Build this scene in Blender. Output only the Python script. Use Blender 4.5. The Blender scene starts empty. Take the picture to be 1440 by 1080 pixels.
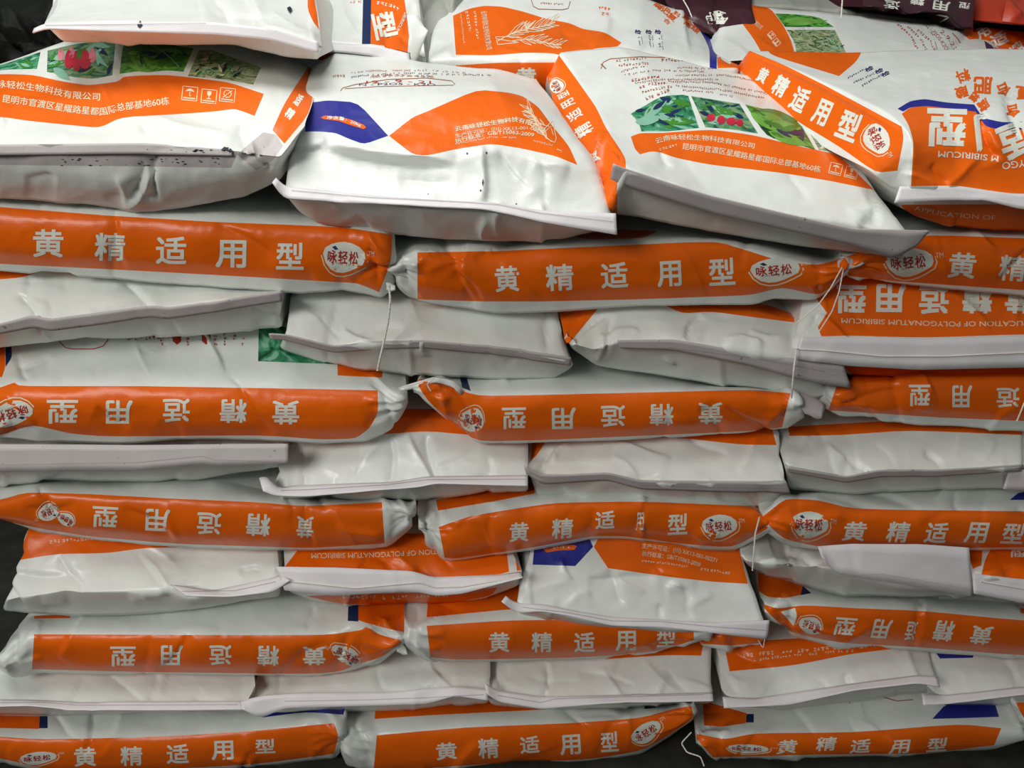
import bpy, math, random
import numpy as np
from mathutils import Vector, Matrix
from mathutils.bvhtree import BVHTree
S = bpy.context.scene
COL = S.collection
# ------------------------------------------------------------ camera, sky, lights, exposure
FPX = 1080.0
CAM = np.array([0.0, -1.36, 1.74])
PITCH, YAW, ROLL = math.radians(25.7), math.radians(4.0), math.radians(2.3)
_f = np.array([math.sin(YAW)*math.cos(PITCH), math.cos(YAW)*math.cos(PITCH), -math.sin(PITCH)])
_r = np.cross(_f, [0, 0, 1.0]); _r /= np.linalg.norm(_r)
_u = np.cross(_r, _f)
_r2 = _r*math.cos(ROLL) + _u*math.sin(ROLL)
_u2 = -_r*math.sin(ROLL) + _u*math.cos(ROLL)
AX = np.array([_r2, _u2, -_f])
cd = bpy.data.cameras.new('camera'); cam = bpy.data.objects.new('camera', cd); COL.objects.link(cam)
cd.sensor_width = 36; cd.lens = 36*FPX/1440; cd.clip_start = 0.02
cam.matrix_world = Matrix([[*AX[:, i], CAM[i]] for i in range(3)] + [[0, 0, 0, 1]])
S.camera = cam
S.view_settings.view_transform = 'Standard'; S.view_settings.look = 'None'
S.view_settings.exposure = 0.0; S.view_settings.gamma = 1; S.view_settings.use_curve_mapping = False
w = bpy.data.worlds.new('world'); S.world = w; w.use_nodes = True
w.node_tree.nodes['Background'].inputs[0].default_value = (0.97, 1.0, 0.99, 1)
w.node_tree.nodes['Background'].inputs[1].default_value = 0.13
def area(name, loc, target, size, power, col):
    l = bpy.data.lights.new(name, 'AREA'); l.shape = 'RECTANGLE'; l.size, l.size_y = size; l.energy = power; l.color = col
    o = bpy.data.objects.new(name, l); COL.objects.link(o); o.location = loc
    o.rotation_euler = (Vector(target)-Vector(loc)).to_track_quat('-Z', 'Y').to_euler(); return o
area('skylight', (-0.7, -0.1, 4.2), (0, 0.2, 1.0), (2.4, 1.4), 78, (1, 1, 0.97))
area('front_fill', (-2.3, -2.9, 3.3), (0.2, 0, 0.5), (1.5, 1.1), 90, (1, 0.98, 0.93))  # added fill lamp at front left, brightens the bag fronts

def project(P):
    q = (np.asarray(P)-CAM) @ AX.T
    return np.stack([720+FPX*q[..., 0]/-q[..., 2], 540-FPX*q[..., 1]/-q[..., 2]], -1)
def ray(px, py):
    px = np.asarray(px, float); py = np.asarray(py, float)
    v = np.stack([(px-720)/FPX, (540-py)/FPX, -np.ones_like(px)], -1)
    return v @ AX
def unproj(px, py, d):
    r = ray(px, py); t = (np.asarray(d)-CAM[1])/r[..., 1]
    return CAM + r*t[..., None]

# ------------------------------------------------------------ materials
MATS = {}
def mat(name, col, rough=0.42, spec=0.5, bump=0.25, scale=900, var=0.05, coat=0.0, kind='film', metal=0):
    m = bpy.data.materials.new(name); m.use_nodes = True
    nt = m.node_tree; b = nt.nodes['Principled BSDF']
    b.inputs['Roughness'].default_value = rough; b.inputs['Specular IOR Level'].default_value = spec
    b.inputs['Coat Weight'].default_value = coat; b.inputs['Coat Roughness'].default_value = 0.25
    tc = nt.nodes.new('ShaderNodeTexCoord')
    n1 = nt.nodes.new('ShaderNodeTexNoise'); n1.inputs['Scale'].default_value = 14; n1.inputs['Detail'].default_value = 6
    nt.links.new(tc.outputs['Object'], n1.inputs['Vector'])
    rp = nt.nodes.new('ShaderNodeValToRGB')
    c = np.array(col)
    rp.color_ramp.elements[0].position = 0.3; rp.color_ramp.elements[1].position = 0.7
    rp.color_ramp.elements[0].color = (*(c*(1-var)), 1); rp.color_ramp.elements[1].color = (*np.clip(c*(1+var), 0, 1), 1)
    nt.links.new(n1.outputs['Fac'], rp.inputs['Fac'])
    out = rp.outputs['Color']
    if kind == 'dirty':      # printer's dust and scuffs on the hems
        n3 = nt.nodes.new('ShaderNodeTexNoise'); n3.inputs['Scale'].default_value = 120; n3.inputs['Detail'].default_value = 3
        nt.links.new(tc.outputs['Object'], n3.inputs['Vector'])
        r3 = nt.nodes.new('ShaderNodeValToRGB'); r3.color_ramp.elements[0].position = 0.69; r3.color_ramp.elements[1].position = 0.76
        nt.links.new(n3.outputs['Fac'], r3.inputs['Fac'])
        mx = nt.nodes.new('ShaderNodeMixRGB'); mx.inputs[2].default_value = (0.16, 0.11, 0.13, 1)
        nt.links.new(r3.outputs['Color'], mx.inputs[0]); nt.links.new(out, mx.inputs[1]); out = mx.outputs[0]
    nt.links.new(out, b.inputs['Base Color'])
    # woven tape relief + fine film crinkle
    wv = nt.nodes.new('ShaderNodeTexWave'); wv.bands_direction = 'Z'; wv.inputs['Scale'].default_value = 120; wv.inputs['Distortion'].default_value = 0.6
    wx = nt.nodes.new('ShaderNodeTexWave'); wx.bands_direction = 'X'; wx.inputs['Scale'].default_value = 120; wx.inputs['Distortion'].default_value = 0.6
    nt.links.new(tc.outputs['Object'], wv.inputs['Vector']); nt.links.new(tc.outputs['Object'], wx.inputs['Vector'])
    ad = nt.nodes.new('ShaderNodeMath'); nt.links.new(wv.outputs['Fac'], ad.inputs[0]); nt.links.new(wx.outputs['Fac'], ad.inputs[1])
    n2 = nt.nodes.new('ShaderNodeTexNoise'); n2.inputs['Scale'].default_value = 38; n2.inputs['Detail'].default_value = 5; n2.inputs['Roughness'].default_value = 0.55
    nt.links.new(tc.outputs['Object'], n2.inputs['Vector'])
    b1 = nt.nodes.new('ShaderNodeBump'); b1.inputs['Strength'].default_value = bump; b1.inputs['Distance'].default_value = 0.0001
    b2 = nt.nodes.new('ShaderNodeBump'); b2.inputs['Strength'].default_value = bump*1.1; b2.inputs['Distance'].default_value = 0.0025
    nt.links.new(ad.outputs[0], b1.inputs['Height']); nt.links.new(n2.outputs['Fac'], b2.inputs['Height'])
    nt.links.new(b1.outputs['Normal'], b2.inputs['Normal']); nt.links.new(b2.outputs['Normal'], b.inputs['Normal'])
    MATS[name] = m; return m
mat('white', (0.76, 0.79, 0.75), 0.34, 0.45, 0.3, coat=0.08)
mat('orange', (0.82, 0.130, 0.003), 0.32, 0.28, 0.3, coat=0.03)
MATS['orange_print'] = MATS['orange']  # alias of the one orange ink, no separate lighter tone
mat('blue', (0.022, 0.026, 0.26), 0.36, 0.3, 0.3, coat=0.04)
mat('navy', (0.010, 0.025, 0.09), 0.36, 0.3, 0.3, coat=0.04)
mat('hem', (0.50, 0.465, 0.46), 0.5, 0.4, 0.3, kind='dirty')  # lilac hem darker than hemwhite: shade of downward-facing hems put into colour
mat('stitchline', (0.40, 0.35, 0.37), 0.5, 0.4, 0.1)
mat('hemwhite', (0.72, 0.70, 0.715), 0.45, 0.4, 0.3)
mat('letter', (0.74, 0.76, 0.68), 0.45, 0.4, 0.1)
mat('cream', (0.80, 0.66, 0.46), 0.45, 0.4, 0.1)
mat('red', (0.42, 0.03, 0.02), 0.45, 0.4, 0.1)
mat('brown', (0.36, 0.12, 0.06), 0.45, 0.4, 0.1)
mat('black', (0.012, 0.012, 0.02), 0.5, 0.4, 0.1)
mat('ink', (0.03, 0.03, 0.12), 0.5, 0.4, 0.1)
mat('thread', (0.78, 0.74, 0.68), 0.8, 0.2, 0.1)
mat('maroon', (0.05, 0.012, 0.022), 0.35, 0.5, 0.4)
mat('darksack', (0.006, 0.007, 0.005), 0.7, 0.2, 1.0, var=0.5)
mat('greysack', (0.36, 0.37, 0.33), 0.5, 0.4, 0.4)
mat('redbag', (0.5, 0.05, 0.02), 0.4, 0.5, 0.4)
mat('leaf', (0.045, 0.22, 0.02), 0.4, 0.5, 0.2, var=0.3)
mat('leaflight', (0.16, 0.42, 0.06), 0.4, 0.5, 0.2, var=0.3)
mat('mint', (0.25, 0.52, 0.38), 0.4, 0.5, 0.2, var=0.2)
mat('berry', (0.55, 0.02, 0.05), 0.35, 0.5, 0.2, var=0.3)
mat('berrylight', (0.75, 0.22, 0.27), 0.35, 0.5, 0.2, var=0.2)
def picmat(name, cols, scale, dist):
    m = mat(name, (0.1, 0.3, 0.1), 0.36, 0.5, 0.25, coat=0.12); nt = m.node_tree
    tc = nt.nodes.new('ShaderNodeTexCoord'); mp = nt.nodes.new('ShaderNodeMapping'); mp.inputs['Rotation'].default_value = (0.3, 0.5, 0.7)
    n = nt.nodes.new('ShaderNodeTexNoise'); n.inputs['Scale'].default_value = scale; n.inputs['Detail'].default_value = 4; n.inputs['Distortion'].default_value = dist
    r = nt.nodes.new('ShaderNodeValToRGB'); e = r.color_ramp.elements
    while len(e) < len(cols): e.new(0.5)
    for i, c in enumerate(cols): e[i].position = 0.34+0.32*i/(len(cols)-1); e[i].color = (*c, 1)
    nt.links.new(tc.outputs['Object'], mp.inputs[0]); nt.links.new(mp.outputs[0], n.inputs['Vector']); nt.links.new(n.outputs['Fac'], r.inputs['Fac'])
    nt.links.new(r.outputs['Color'], nt.nodes['Principled BSDF'].inputs['Base Color'])
picmat('pic_teal', [(0.005, 0.05, 0.03), (0.02, 0.2, 0.09), (0.06, 0.32, 0.16), (0.26, 0.52, 0.38)], 22, 2.5)
picmat('pic_berry', [(0.01, 0.05, 0.03), (0.05, 0.22, 0.12), (0.14, 0.32, 0.14), (0.36, 0.34, 0.18)], 30, 2.0)
picmat('pic_green', [(0.005, 0.06, 0.01), (0.03, 0.22, 0.02), (0.08, 0.34, 0.03), (0.16, 0.46, 0.08)], 20, 3.0)
picmat('pic_field', [(0.02, 0.05, 0.02), (0.16, 0.26, 0.1), (0.36, 0.42, 0.22), (0.5, 0.52, 0.34)], 60, 1.2)

# ------------------------------------------------------------ noise
_rng = np.random.default_rng(7)
_LAT = _rng.uniform(-1, 1, (256, 256))
def vnoise(x, y):
    xi = np.floor(x).astype(int); yi = np.floor(y).astype(int); fx = x-xi; fy = y-yi
    fx = fx*fx*(3-2*fx); fy = fy*fy*(3-2*fy)
    L = lambda a, b: _LAT[a & 255, b & 255]
    return (L(xi, yi)*(1-fx)+L(xi+1, yi)*fx)*(1-fy) + (L(xi, yi+1)*(1-fx)+L(xi+1, yi+1)*fx)*fy

# ------------------------------------------------------------ patches
def row_cols(row, us, dd, idx):
    p = np.array([(q[0], q[1], q[2] if len(q) > 2 else dd) for q in row], float)
    t = np.linspace(0, 1, len(p)) if idx else (p[:, 0]-p[0, 0])/(p[-1, 0]-p[0, 0])
    n = len(us); o = np.stack([np.interp(us, t, p[:, k]) for k in range(3)], -1)
    k = max(1, int(n*0.009)); ker = np.exp(-0.5*(np.arange(-3*k, 3*k+1)/k)**2); ker /= ker.sum()
    e = np.concatenate([2*o[:1]-o[3*k:0:-1], o, 2*o[-1:]-o[-2:-3*k-2:-1]])
    return np.stack([np.convolve(e[:, j], ker, 'valid') for j in range(3)], -1)
def spline(rows, sharp, counts):
    """rows: list of (n,3) world; hermite in v. returns (V,n,3)"""
    R = np.array(rows); out = []
    m = np.zeros_like(R)
    m[1:-1] = (R[2:]-R[:-2])/2; m[0] = R[1]-R[0]; m[-1] = R[-1]-R[-2]
    for i in range(len(R)-1):
        c = R[i+1]-R[i]
        L = np.linalg.norm(c, axis=-1, keepdims=True)
        def lim(t):
            l = np.linalg.norm(t, axis=-1, keepdims=True)+1e-9
            return t*np.minimum(1, 1.3*L/l)
        m0 = c if sharp[i] else lim(m[i]); m1 = c if sharp[i+1] else lim(m[i+1])
        n = counts[i]
        for k in range(n):
            t = k/n; t2 = t*t; t3 = t2*t
            out.append((2*t3-3*t2+1)*R[i]+(t3-2*t2+t)*m0+(-2*t3+3*t2)*R[i+1]+(t3-t2)*m1)
    out.append(R[-1]); return np.array(out)
def grid_normals(G):
    du = np.gradient(G, axis=1); dv = np.gradient(G, axis=0)
    n = np.cross(du, dv); n /= np.linalg.norm(n, axis=-1, keepdims=True)+1e-12
    s = np.sign(((CAM-G)*n).sum(-1)); 
    if s.mean() < 0: n = -n
    return n
def crease_field(px, creases):
    h = np.zeros(px.shape[:-1])
    for (x0, y0, x1, y1, a, w1, w2) in creases:
        d = np.array([x1-x0, y1-y0], float); L = np.hypot(*d)+1e-6; d /= L
        rx = px[..., 0]-x0; ry = px[..., 1]-y0
        s = (rx*d[0]+ry*d[1])/L; q = -rx*d[1]+ry*d[0]
        env = np.clip(1-(2*np.abs(s-0.5))**4, 0, 1)*((s > 0) & (s < 1))
        q = q + 3*np.sin(s*5+x0)
        h += 2.0*a*env*np.where(q < 0, np.exp(q/w1), np.exp(-q/w2))
    return h
def wrinkle(G, seed, amp, ncre, creases, mask=None):
    px = project(G); rs = np.random.default_rng(seed)
    x0, y0 = px.reshape(-1, 2).min(0); x1, y1 = px.reshape(-1, 2).max(0)
    x0 = max(x0, -60); x1 = min(x1, 1500); y0 = max(y0, -60); y1 = min(y1, 1140)
    cs = list(creases)
    for _ in range(ncre):
        cx, cy = rs.uniform(x0, x1), rs.uniform(y0, y1); a = rs.normal(0.0, 0.75)+rs.choice([0.5, -0.6, 1.2]); L = rs.uniform(35, 110)
        cs.append((cx-L*math.cos(a)/2, cy-L*math.sin(a)/2, cx+L*math.cos(a)/2, cy+L*math.sin(a)/2,
                   rs.choice([-1, 1], p=[.6, .4])*rs.uniform(1.2, 4.8)*amp, rs.uniform(2, 4), rs.uniform(8, 20)))
    h = crease_field(px, cs)
    ox, oy = rs.uniform(0, 200, 2)
    X, Y = px[..., 0], px[..., 1]
    h += amp*(2.6*vnoise(X/90+ox, Y/45+oy)+0.9*vnoise(X/34+oy, Y/20+ox)+0.35*(1-2*np.abs(vnoise(X/17+ox+9, Y/12+oy)))+0.12*vnoise(X/8+ox, Y/7))
    nx = max(2, int((x1-x0)/95)); ny = max(1, int((y1-y0)/48)); pts = []      # taut film: smooth hollows between crisp ridges
    for a_ in range(-1, nx+1):
        for b_ in range(-1, ny+1): pts.append((x0+(a_+rs.uniform(0.05, .95))*(x1-x0)/nx, y0+(b_+rs.uniform(.05, .95))*(y1-y0)/ny, rs.uniform(-.25, .25)))
    f1 = np.full(X.shape, 1e9)
    for (cx, cy, bb) in pts: f1 = np.minimum(f1, ((X-cx+0.5*(Y-cy))/80)**2+((Y-cy)/42)**2+bb)
    h += amp*3.6*f1/(1+0.3*np.maximum(f1, 0))
    return G + grid_normals(G)*(h*0.001)[..., None]*(1 if mask is None else mask[..., None])

class Tri:   # triangle soup with shared vertices
    def __init__(s, V, F, front): s.V = V; s.F = F; s.front = front; s.m = np.zeros(len(F), int); s.names = ['white']
    def cut_seg(s, p, q):
        rp, rq = ray(*p), ray(*q); n = np.cross(rp, rq); n /= np.linalg.norm(n)
        d = (s.V-CAM)@n; d = np.where(np.abs(d) < 1e-6, 1e-6, d)
        F = s.F; E = np.stack([F, np.roll(F, -1, 1)], -1)      # (n,3,2)
        a, b = E[..., 0], E[..., 1]
        cr = (d[a]*d[b] < 0) & s.front[:, None]
        if not cr.any(): return
        t = d[a]/(d[a]-d[b]+1e-20); P = s.V[a]+(s.V[b]-s.V[a])*t[..., None]
        px = project(P[cr]); dd = np.array(q, float)-p; L = np.hypot(*dd); u = ((px-p)@dd)/L/L
        ok = (u > -2.0/L) & (u < 1+2.0/L)
        sel = np.zeros_like(cr); sel[np.where(cr)[0][ok], np.where(cr)[1][ok]] = True
        if not sel.any(): return
        lo = np.minimum(a, b)[sel]; hi = np.maximum(a, b)[sel]; key = lo.astype(np.int64)*len(s.V)+hi
        uq, first, inv = np.unique(key, return_index=True, return_inverse=True)
        nv = P[sel][first]; new = -np.ones(F.shape, int); new[sel] = len(s.V)+inv.reshape(-1)
        s.V = np.concatenate([s.V, nv])
        cnt = sel.sum(1); keep = cnt == 0
        FF = [F[keep]]; fr = [s.front[keep]]; mm = [s.m[keep]]
        for k in range(3):                                     # one split edge k
            r = np.where((cnt == 1) & sel[:, k])[0]
            if len(r):
                A, B, C = F[r, k], F[r, (k+1) % 3], F[r, (k+2) % 3]; N = new[r, k]
                for f in (np.stack([A, N, C], 1), np.stack([N, B, C], 1)): FF.append(f); fr.append(s.front[r]); mm.append(s.m[r])
            r = np.where((cnt == 2) & ~sel[:, k])[0]           # edge k intact
            if len(r):
                A, B, C = F[r, k], F[r, (k+1) % 3], F[r, (k+2) % 3]; N1 = new[r, (k+1) % 3]; N2 = new[r, (k+2) % 3]
                for f in (np.stack([A, B, N1], 1), np.stack([A, N1, N2], 1), np.stack([N2, N1, C], 1)): FF.append(f); fr.append(s.front[r]); mm.append(s.m[r])
        r = np.where(cnt == 3)[0]
        if len(r): FF.append(F[r]); fr.append(s.front[r]); mm.append(s.m[r])
        s.F = np.concatenate(FF); s.front = np.concatenate(fr); s.m = np.concatenate(mm)
    def paint(s, poly, name):
        q = [np.array(v[:2], float) for v in poly]; out = []          # print edges run in soft curves, real corners stay sharp
        for i in range(len(q)):
            p0, p1, p2 = q[i-1], q[i], q[(i+1) % len(q)]; d0 = p1-p0; d1 = p2-p1
            an = abs(math.degrees(math.atan2(d0[0]*d1[1]-d0[1]*d1[0], d0@d1)))
            if an < 48 and an > 2: out += [p1-d0*0.25, p1+(d1-d0)*0.0625, p1+d1*0.25]
            else: out.append(p1)
        poly = out
        n = len(poly)
        for i in range(n): s.cut_seg(np.array(poly[i], float), np.array(poly[(i+1) % n], float))
        c = project(s.V[s.F].mean(1)); x, y = c[:, 0], c[:, 1]; ins = np.zeros(len(c), bool)
        for i in range(n):
            (xa, ya), (xb, yb) = poly[i], poly[(i+1) % n]
            if ya == yb: continue
            k = ((ya > y) != (yb > y)) & (x < (xb-xa)*(y-ya)/(yb-ya)+xa); ins ^= k
        s.names.append(name); s.m[ins & s.front] = len(s.names)-1
    def vnorm(s):
        A = s.V[s.F]; n = np.cross(A[:, 1]-A[:, 0], A[:, 2]-A[:, 0]); N = np.zeros_like(s.V)
        for k in range(3): np.add.at(N, s.F[:, k], n)
        return N/(np.linalg.norm(N, axis=1, keepdims=True)+1e-15)

def mkmesh(name, V, F, mats, parent=None, origin=None, N=None, fm=None, smooth=True, raw=False):
    me = bpy.data.meshes.new(name)
    o3 = np.zeros(3) if origin is None else origin
    V = np.asarray(V, float)-o3
    if isinstance(F, np.ndarray):
        n, k = F.shape
        me.vertices.add(len(V)); me.vertices.foreach_set('co', V.ravel())
        me.loops.add(n*k); me.loops.foreach_set('vertex_index', F.ravel().astype(np.int32))
        me.polygons.add(n); me.polygons.foreach_set('loop_start', np.arange(0, n*k, k, dtype=np.int32))
        me.update(calc_edges=True)
    else: me.from_pydata([tuple(v) for v in V], [], F)
    for m in ([mats] if isinstance(mats, str) else mats): me.materials.append(MATS[m])
    if fm is not None: me.polygons.foreach_set('material_index', np.asarray(fm, np.int32))
    me.polygons.foreach_set('use_smooth', [smooth]*len(me.polygons))
    me.validate(); me.update()
    if N is not None and len(N) == len(me.vertices): me.normals_split_custom_set_from_vertices([tuple(v) for v in N])
    ob = bpy.data.objects.new(name, me); COL.objects.link(ob)
    if parent is not None: ob.parent = parent
    elif origin is not None: ob.location = origin
    return ob

# ------------------------------------------------------------ glyphs
_G = {}
def glyph(s, bold=0.012):
    k = (s, bold)
    if k in _G: return _G[k]
    c = bpy.data.curves.new('glyph', 'FONT'); c.body = s; c.size = 1; c.resolution_u = 3; c.fill_mode = 'FRONT'
    o = bpy.data.objects.new('glyph', c); COL.objects.link(o)
    me = bpy.data.meshes.new_from_object(o.evaluated_get(bpy.context.evaluated_depsgraph_get()))
    V = np.zeros(len(me.vertices)*3); me.vertices.foreach_get('co', V); V = V.reshape(-1, 3)[:, :2]
    me.calc_loop_triangles(); T = np.zeros(len(me.loop_triangles)*3, int); me.loop_triangles.foreach_get('vertices', T); T = T.reshape(-1, 3)
    bpy.data.objects.remove(o); bpy.data.curves.remove(c); bpy.data.meshes.remove(me)
    if bold > 0.004 and len(V):     # heavier strokes: the glyph laid over itself slightly shifted
        n = len(V); sh = [(0, 0), (bold, bold), (-bold, bold), (bold, -bold), (-bold, -bold)]
        V = np.concatenate([V+np.array(q) for q in sh]); T = np.concatenate([T+i*n for i in range(5)])
    _G[k] = (V, T); return V, T
def densify(V, T, h):
    """split 2D triangles until edges < h (in px)"""
    for _ in range(4):
        e = np.stack([T, np.roll(T, -1, 1)], -1); L = np.linalg.norm(V[e[..., 0]]-V[e[..., 1]], axis=-1)
        k = L.argmax(1); big = L.max(1) > h
        if not big.any(): break
        r = np.where(big)[0]; kk = k[r]; A, B, C = T[r, kk], T[r, (kk+1) % 3], T[r, (kk+2) % 3]
        M = (V[A]+V[B])/2; idx = len(V)+np.arange(len(r)); V = np.concatenate([V, M])
        T = np.concatenate([T[~big], np.stack([A, idx, C], 1), np.stack([idx, B, C], 1)])
    return V, T

def inside(poly, x, y):
    k = False
    for (xa, ya), (xb, yb) in zip(poly, poly[1:]+poly[:1]):
        if (ya > y) != (yb > y) and x < (xb-xa)*(y-ya)/(yb-ya)+xa: k = not k
    return k
class Decals:
    def __init__(s, body): s.b = body; s.n = 0; s.bvh = BVHTree.FromPolygons(body.V.tolist(), body.F.tolist()); s.parts = {}
    def add(s, part, mname, V, T, off=0.0006, dens=9):
        if dens: V, T = densify(V, T, dens)
        R = ray(V[:, 0], V[:, 1]); c = Vector(CAM); P = np.zeros((len(V), 3)); ok = np.zeros(len(V), bool)
        for i in range(len(V)):
            h, n, f, d = s.bvh.ray_cast(c, Vector(R[i]))
            if h is not None:
                if n.dot(Vector(R[i])) > 0: n = -n
                P[i] = h+n*off; ok[i] = True
        T = T[ok[T].all(1)]
        if not len(T): return
        E = np.linalg.norm(P[T]-P[np.roll(T, 1, 1)], axis=-1).max(1); T = T[E < 0.06]
        if not len(T): return
        A = P[T]; nn = np.cross(A[:, 1]-A[:, 0], A[:, 2]-A[:, 0]); fl = (nn*(CAM-A[:, 0])).sum(1) < 0
        T = T.copy(); T[fl] = T[fl][:, ::-1]
        uq, inv = np.unique(T, return_inverse=True); P = P[uq]; T = inv.reshape(-1, 3)
        s.parts.setdefault(part, []).append((P, T, mname))
    def char(s, ch, x, y, w, h, rot=0, m='letter', part=None, skew=0, off=0.0006, bold=0.022, clip=None):
        if part is None: s.n += 1; part = ('character', s.n)
        V, T = glyph(ch, bold); V = V-(V.min(0)+V.max(0))/2; sz = V.max(0)-V.min(0)
        V = V/sz*np.array([w, h]); V = np.stack([V[:, 0]+skew*V[:, 1], V[:, 1]], 1)
        a = math.radians(rot); X = V[:, 0]*math.cos(a)-V[:, 1]*math.sin(a); Y = V[:, 0]*math.sin(a)+V[:, 1]*math.cos(a)
        V = np.stack([x+X, y-Y], 1)
        if clip: keep = ((V[T][..., 0] > clip[0]) & (V[T][..., 0] < clip[1])).all(1); T = T[keep]
        s.add(part, m, V, T, off)
    def text(s, st, path, h, m='cream', part=None, off=0.0006, bold=0.01):
        """string along a pixel path (baseline middle); left end to right end of the string"""
        if part is None: s.n += 1; part = ('text_line', s.n)
        V, T = glyph(st, bold); p = np.array(path, float); L = np.r_[0, np.cumsum(np.hypot(*np.diff(p, axis=0).T))]
        u = (V[:, 0]-V[:, 0].min())/(np.ptp(V[:, 0]))*L[-1]; v = (V[:, 1]-0.36)*h
        x = np.interp(u, L, p[:, 0]); y = np.interp(u, L, p[:, 1]); e = 4
        tx = np.interp(u+e, L, p[:, 0])-np.interp(u-e, L, p[:, 0]); ty = np.interp(u+e, L, p[:, 1])-np.interp(u-e, L, p[:, 1])
        l = np.hypot(tx, ty)+1e-9; s.add(part, m, np.stack([x+v*ty/l, y-v*tx/l], 1), T, off, None)
    def micro(s, path, h, m='brown', seed=0, part='fine_print', gap=0.25):
        """print too small to read: a line of tiny marks"""
        rs = random.Random(seed); p = np.array(path, float); L = np.r_[0, np.cumsum(np.hypot(*np.diff(p, axis=0).T))]
        u = 0; V = []; T = []
        while u < L[-1]:
            wd = h*rs.uniform(0.5, 0.9)
            if rs.random() > gap:
                x, y = np.interp(u, L, p[:, 0]), np.interp(u, L, p[:, 1]); x2, y2 = np.interp(u+wd, L, p[:, 0]), np.interp(u+wd, L, p[:, 1])
                tx, ty = x2-x, y2-y; l = math.hypot(tx, ty)+1e-9; nx, ny = ty/l, -tx/l
                def box(u0, u1, v0, v1):
                    k = len(V); V.extend([(x+(x2-x)*q+nx*r*h, y+(y2-y)*q+ny*r*h) for q, r in ((u0, v0), (u1, v0), (u1, v1), (u0, v1))]); T.extend([(k, k+1, k+2), (k, k+2, k+3)])
                for _ in range(2): v0 = rs.uniform(-.5, .35); box(0, rs.uniform(.7, 1), v0, v0+.16)
                for _ in range(rs.choice((1, 2))): u0 = rs.uniform(0, .75); box(u0, u0+.2, rs.uniform(-.5, -.1), rs.uniform(.1, .5))
            u += wd*1.35
        if V: s.add(part, m, np.array(V, float), np.array(T), 0.0006, None)
    def stroke(s, pts, wd, m='letter', part='printed_outline', off=0.0006, closed=False, dash=None):
        p = [np.array(q, float) for q in pts]
        if closed: p.append(p[0])
        q = [p[0]]
        for a, b in zip(p[:-1], p[1:]):
            n = max(1, int(np.hypot(*(b-a))/5)); q += [a+(b-a)*(i+1)/n for i in range(n)]
        q = np.array(q); t = np.gradient(q, axis=0); t /= np.linalg.norm(t, axis=1, keepdims=True)+1e-9
        nrm = np.stack([-t[:, 1], t[:, 0]], 1)*wd/2; V = np.concatenate([q+nrm, q-nrm]); n = len(q); T = []
        for i in range(n-1):
            if dash and i % 2: continue
            T += [(i, i+1, n+i+1), (i, n+i+1, n+i)]
        s.add(part, m, V, np.array(T), off, None)
    def blob(s, pts, m, part, off=0.0005):
        p = np.array(pts, float); c = p.mean(0); q = []
        for a, b in zip(p, np.roll(p, -1, 0)):
            n = max(1, int(np.hypot(*(b-a))/5)); q += [a+(b-a)*i/n for i in range(n)]
        q = np.array(q); R = max(1, int(np.abs(q-c).max()/6)); V = [c[None]]; n = len(q)
        for r in range(1, R+1): V.append(c+(q-c)*r/R)
        V = np.concatenate(V); T = [(0, 1+i, 1+(i+1) % n) for i in range(n)]
        for r in range(R-1):
            a = 1+r*n; b = a+n
            for i in range(n): j = (i+1) % n; T += [(a+i, b+i, b+j), (a+i, b+j, a+j)]
        s.add(part, m, V, np.array(T), off, None)
    def badge(s, x, y, w, h, rot=0, skew=0.0, legible=True):
        """white apple-shaped maker's badge with red characters"""
        s.n += 1; BP = ('badge', s.n); BL = ('badge_lettering', s.n)
        a = math.radians(rot)
        def tr(u, v): u += skew*v; return (x+u*w/2*math.cos(a)-v*h/2*math.sin(a), y-(u*w/2*math.sin(a)+v*h/2*math.cos(a)))
        sh = [(-1, .15), (-.92, .55), (-.62, .82), (-.3, .95), (0.0, 1), (.35, .92), (.7, .72), (.95, .38), (1, -.02), (.9, -.38), (.62, -.62), (.3, -.85), (0, -.98), (-.3, -.98), (-.6, -.8), (-.85, -.4)]
        s.stroke([tr(u*1.10+.03, v*1.12-.12) for u, v in sh[7:]+sh[:1]], max(1.2, w*0.028), 'cream', BP, 0.0005)
        s.blob([tr(u, v) for u, v in sh], 'letter', BP, 0.0005)
        for i, ch in enumerate('咏轻松'):
            cx, cy = tr(-.56+.5*i, .02); s.char(ch, cx, cy, w*0.22, h*0.42, rot, 'red', BL, 0, 0.0010, 0.016)
        s.micro([tr(-.55, -.42), tr(.55, -.42)], h*0.09, 'brown', int(x), BL)
        s.blob([tr(-.6, .62), tr(-.45, .72), tr(-.3, .5), tr(-.45, .45)], 'ink', BL, 0.0010)
        cx, cy = tr(1.25, .35); s.char('TM', cx, cy, w*0.16, h*0.18, rot, 'cream', BL, 0, 0.0006, 0)
    def build(s, parent, origin, labels={}):
        bad = {}
        for part, L in sorted(s.parts.items(), key=lambda kv: str(kv[0])):
            Vs = []; Fs = []; fm = []; names = []; k = 0
            for P, T, mn in L:
                if mn not in names: names.append(mn)
                Vs.append(P); Fs.append(T+k); fm += [names.index(mn)]*len(T); k += len(P)
            nm, pid = part if isinstance(part, tuple) else (part, 0)
            V = np.concatenate(Vs); par = parent; org = origin
            if nm == 'badge_lettering' and pid in bad: par = bad[pid]
            o = mkmesh(nm, V, np.concatenate(Fs), names, par, org, fm=fm, smooth=False)
            if nm == 'badge': bad[pid] = o
            if nm in STUFF: o['kind'] = 'stuff'

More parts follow.
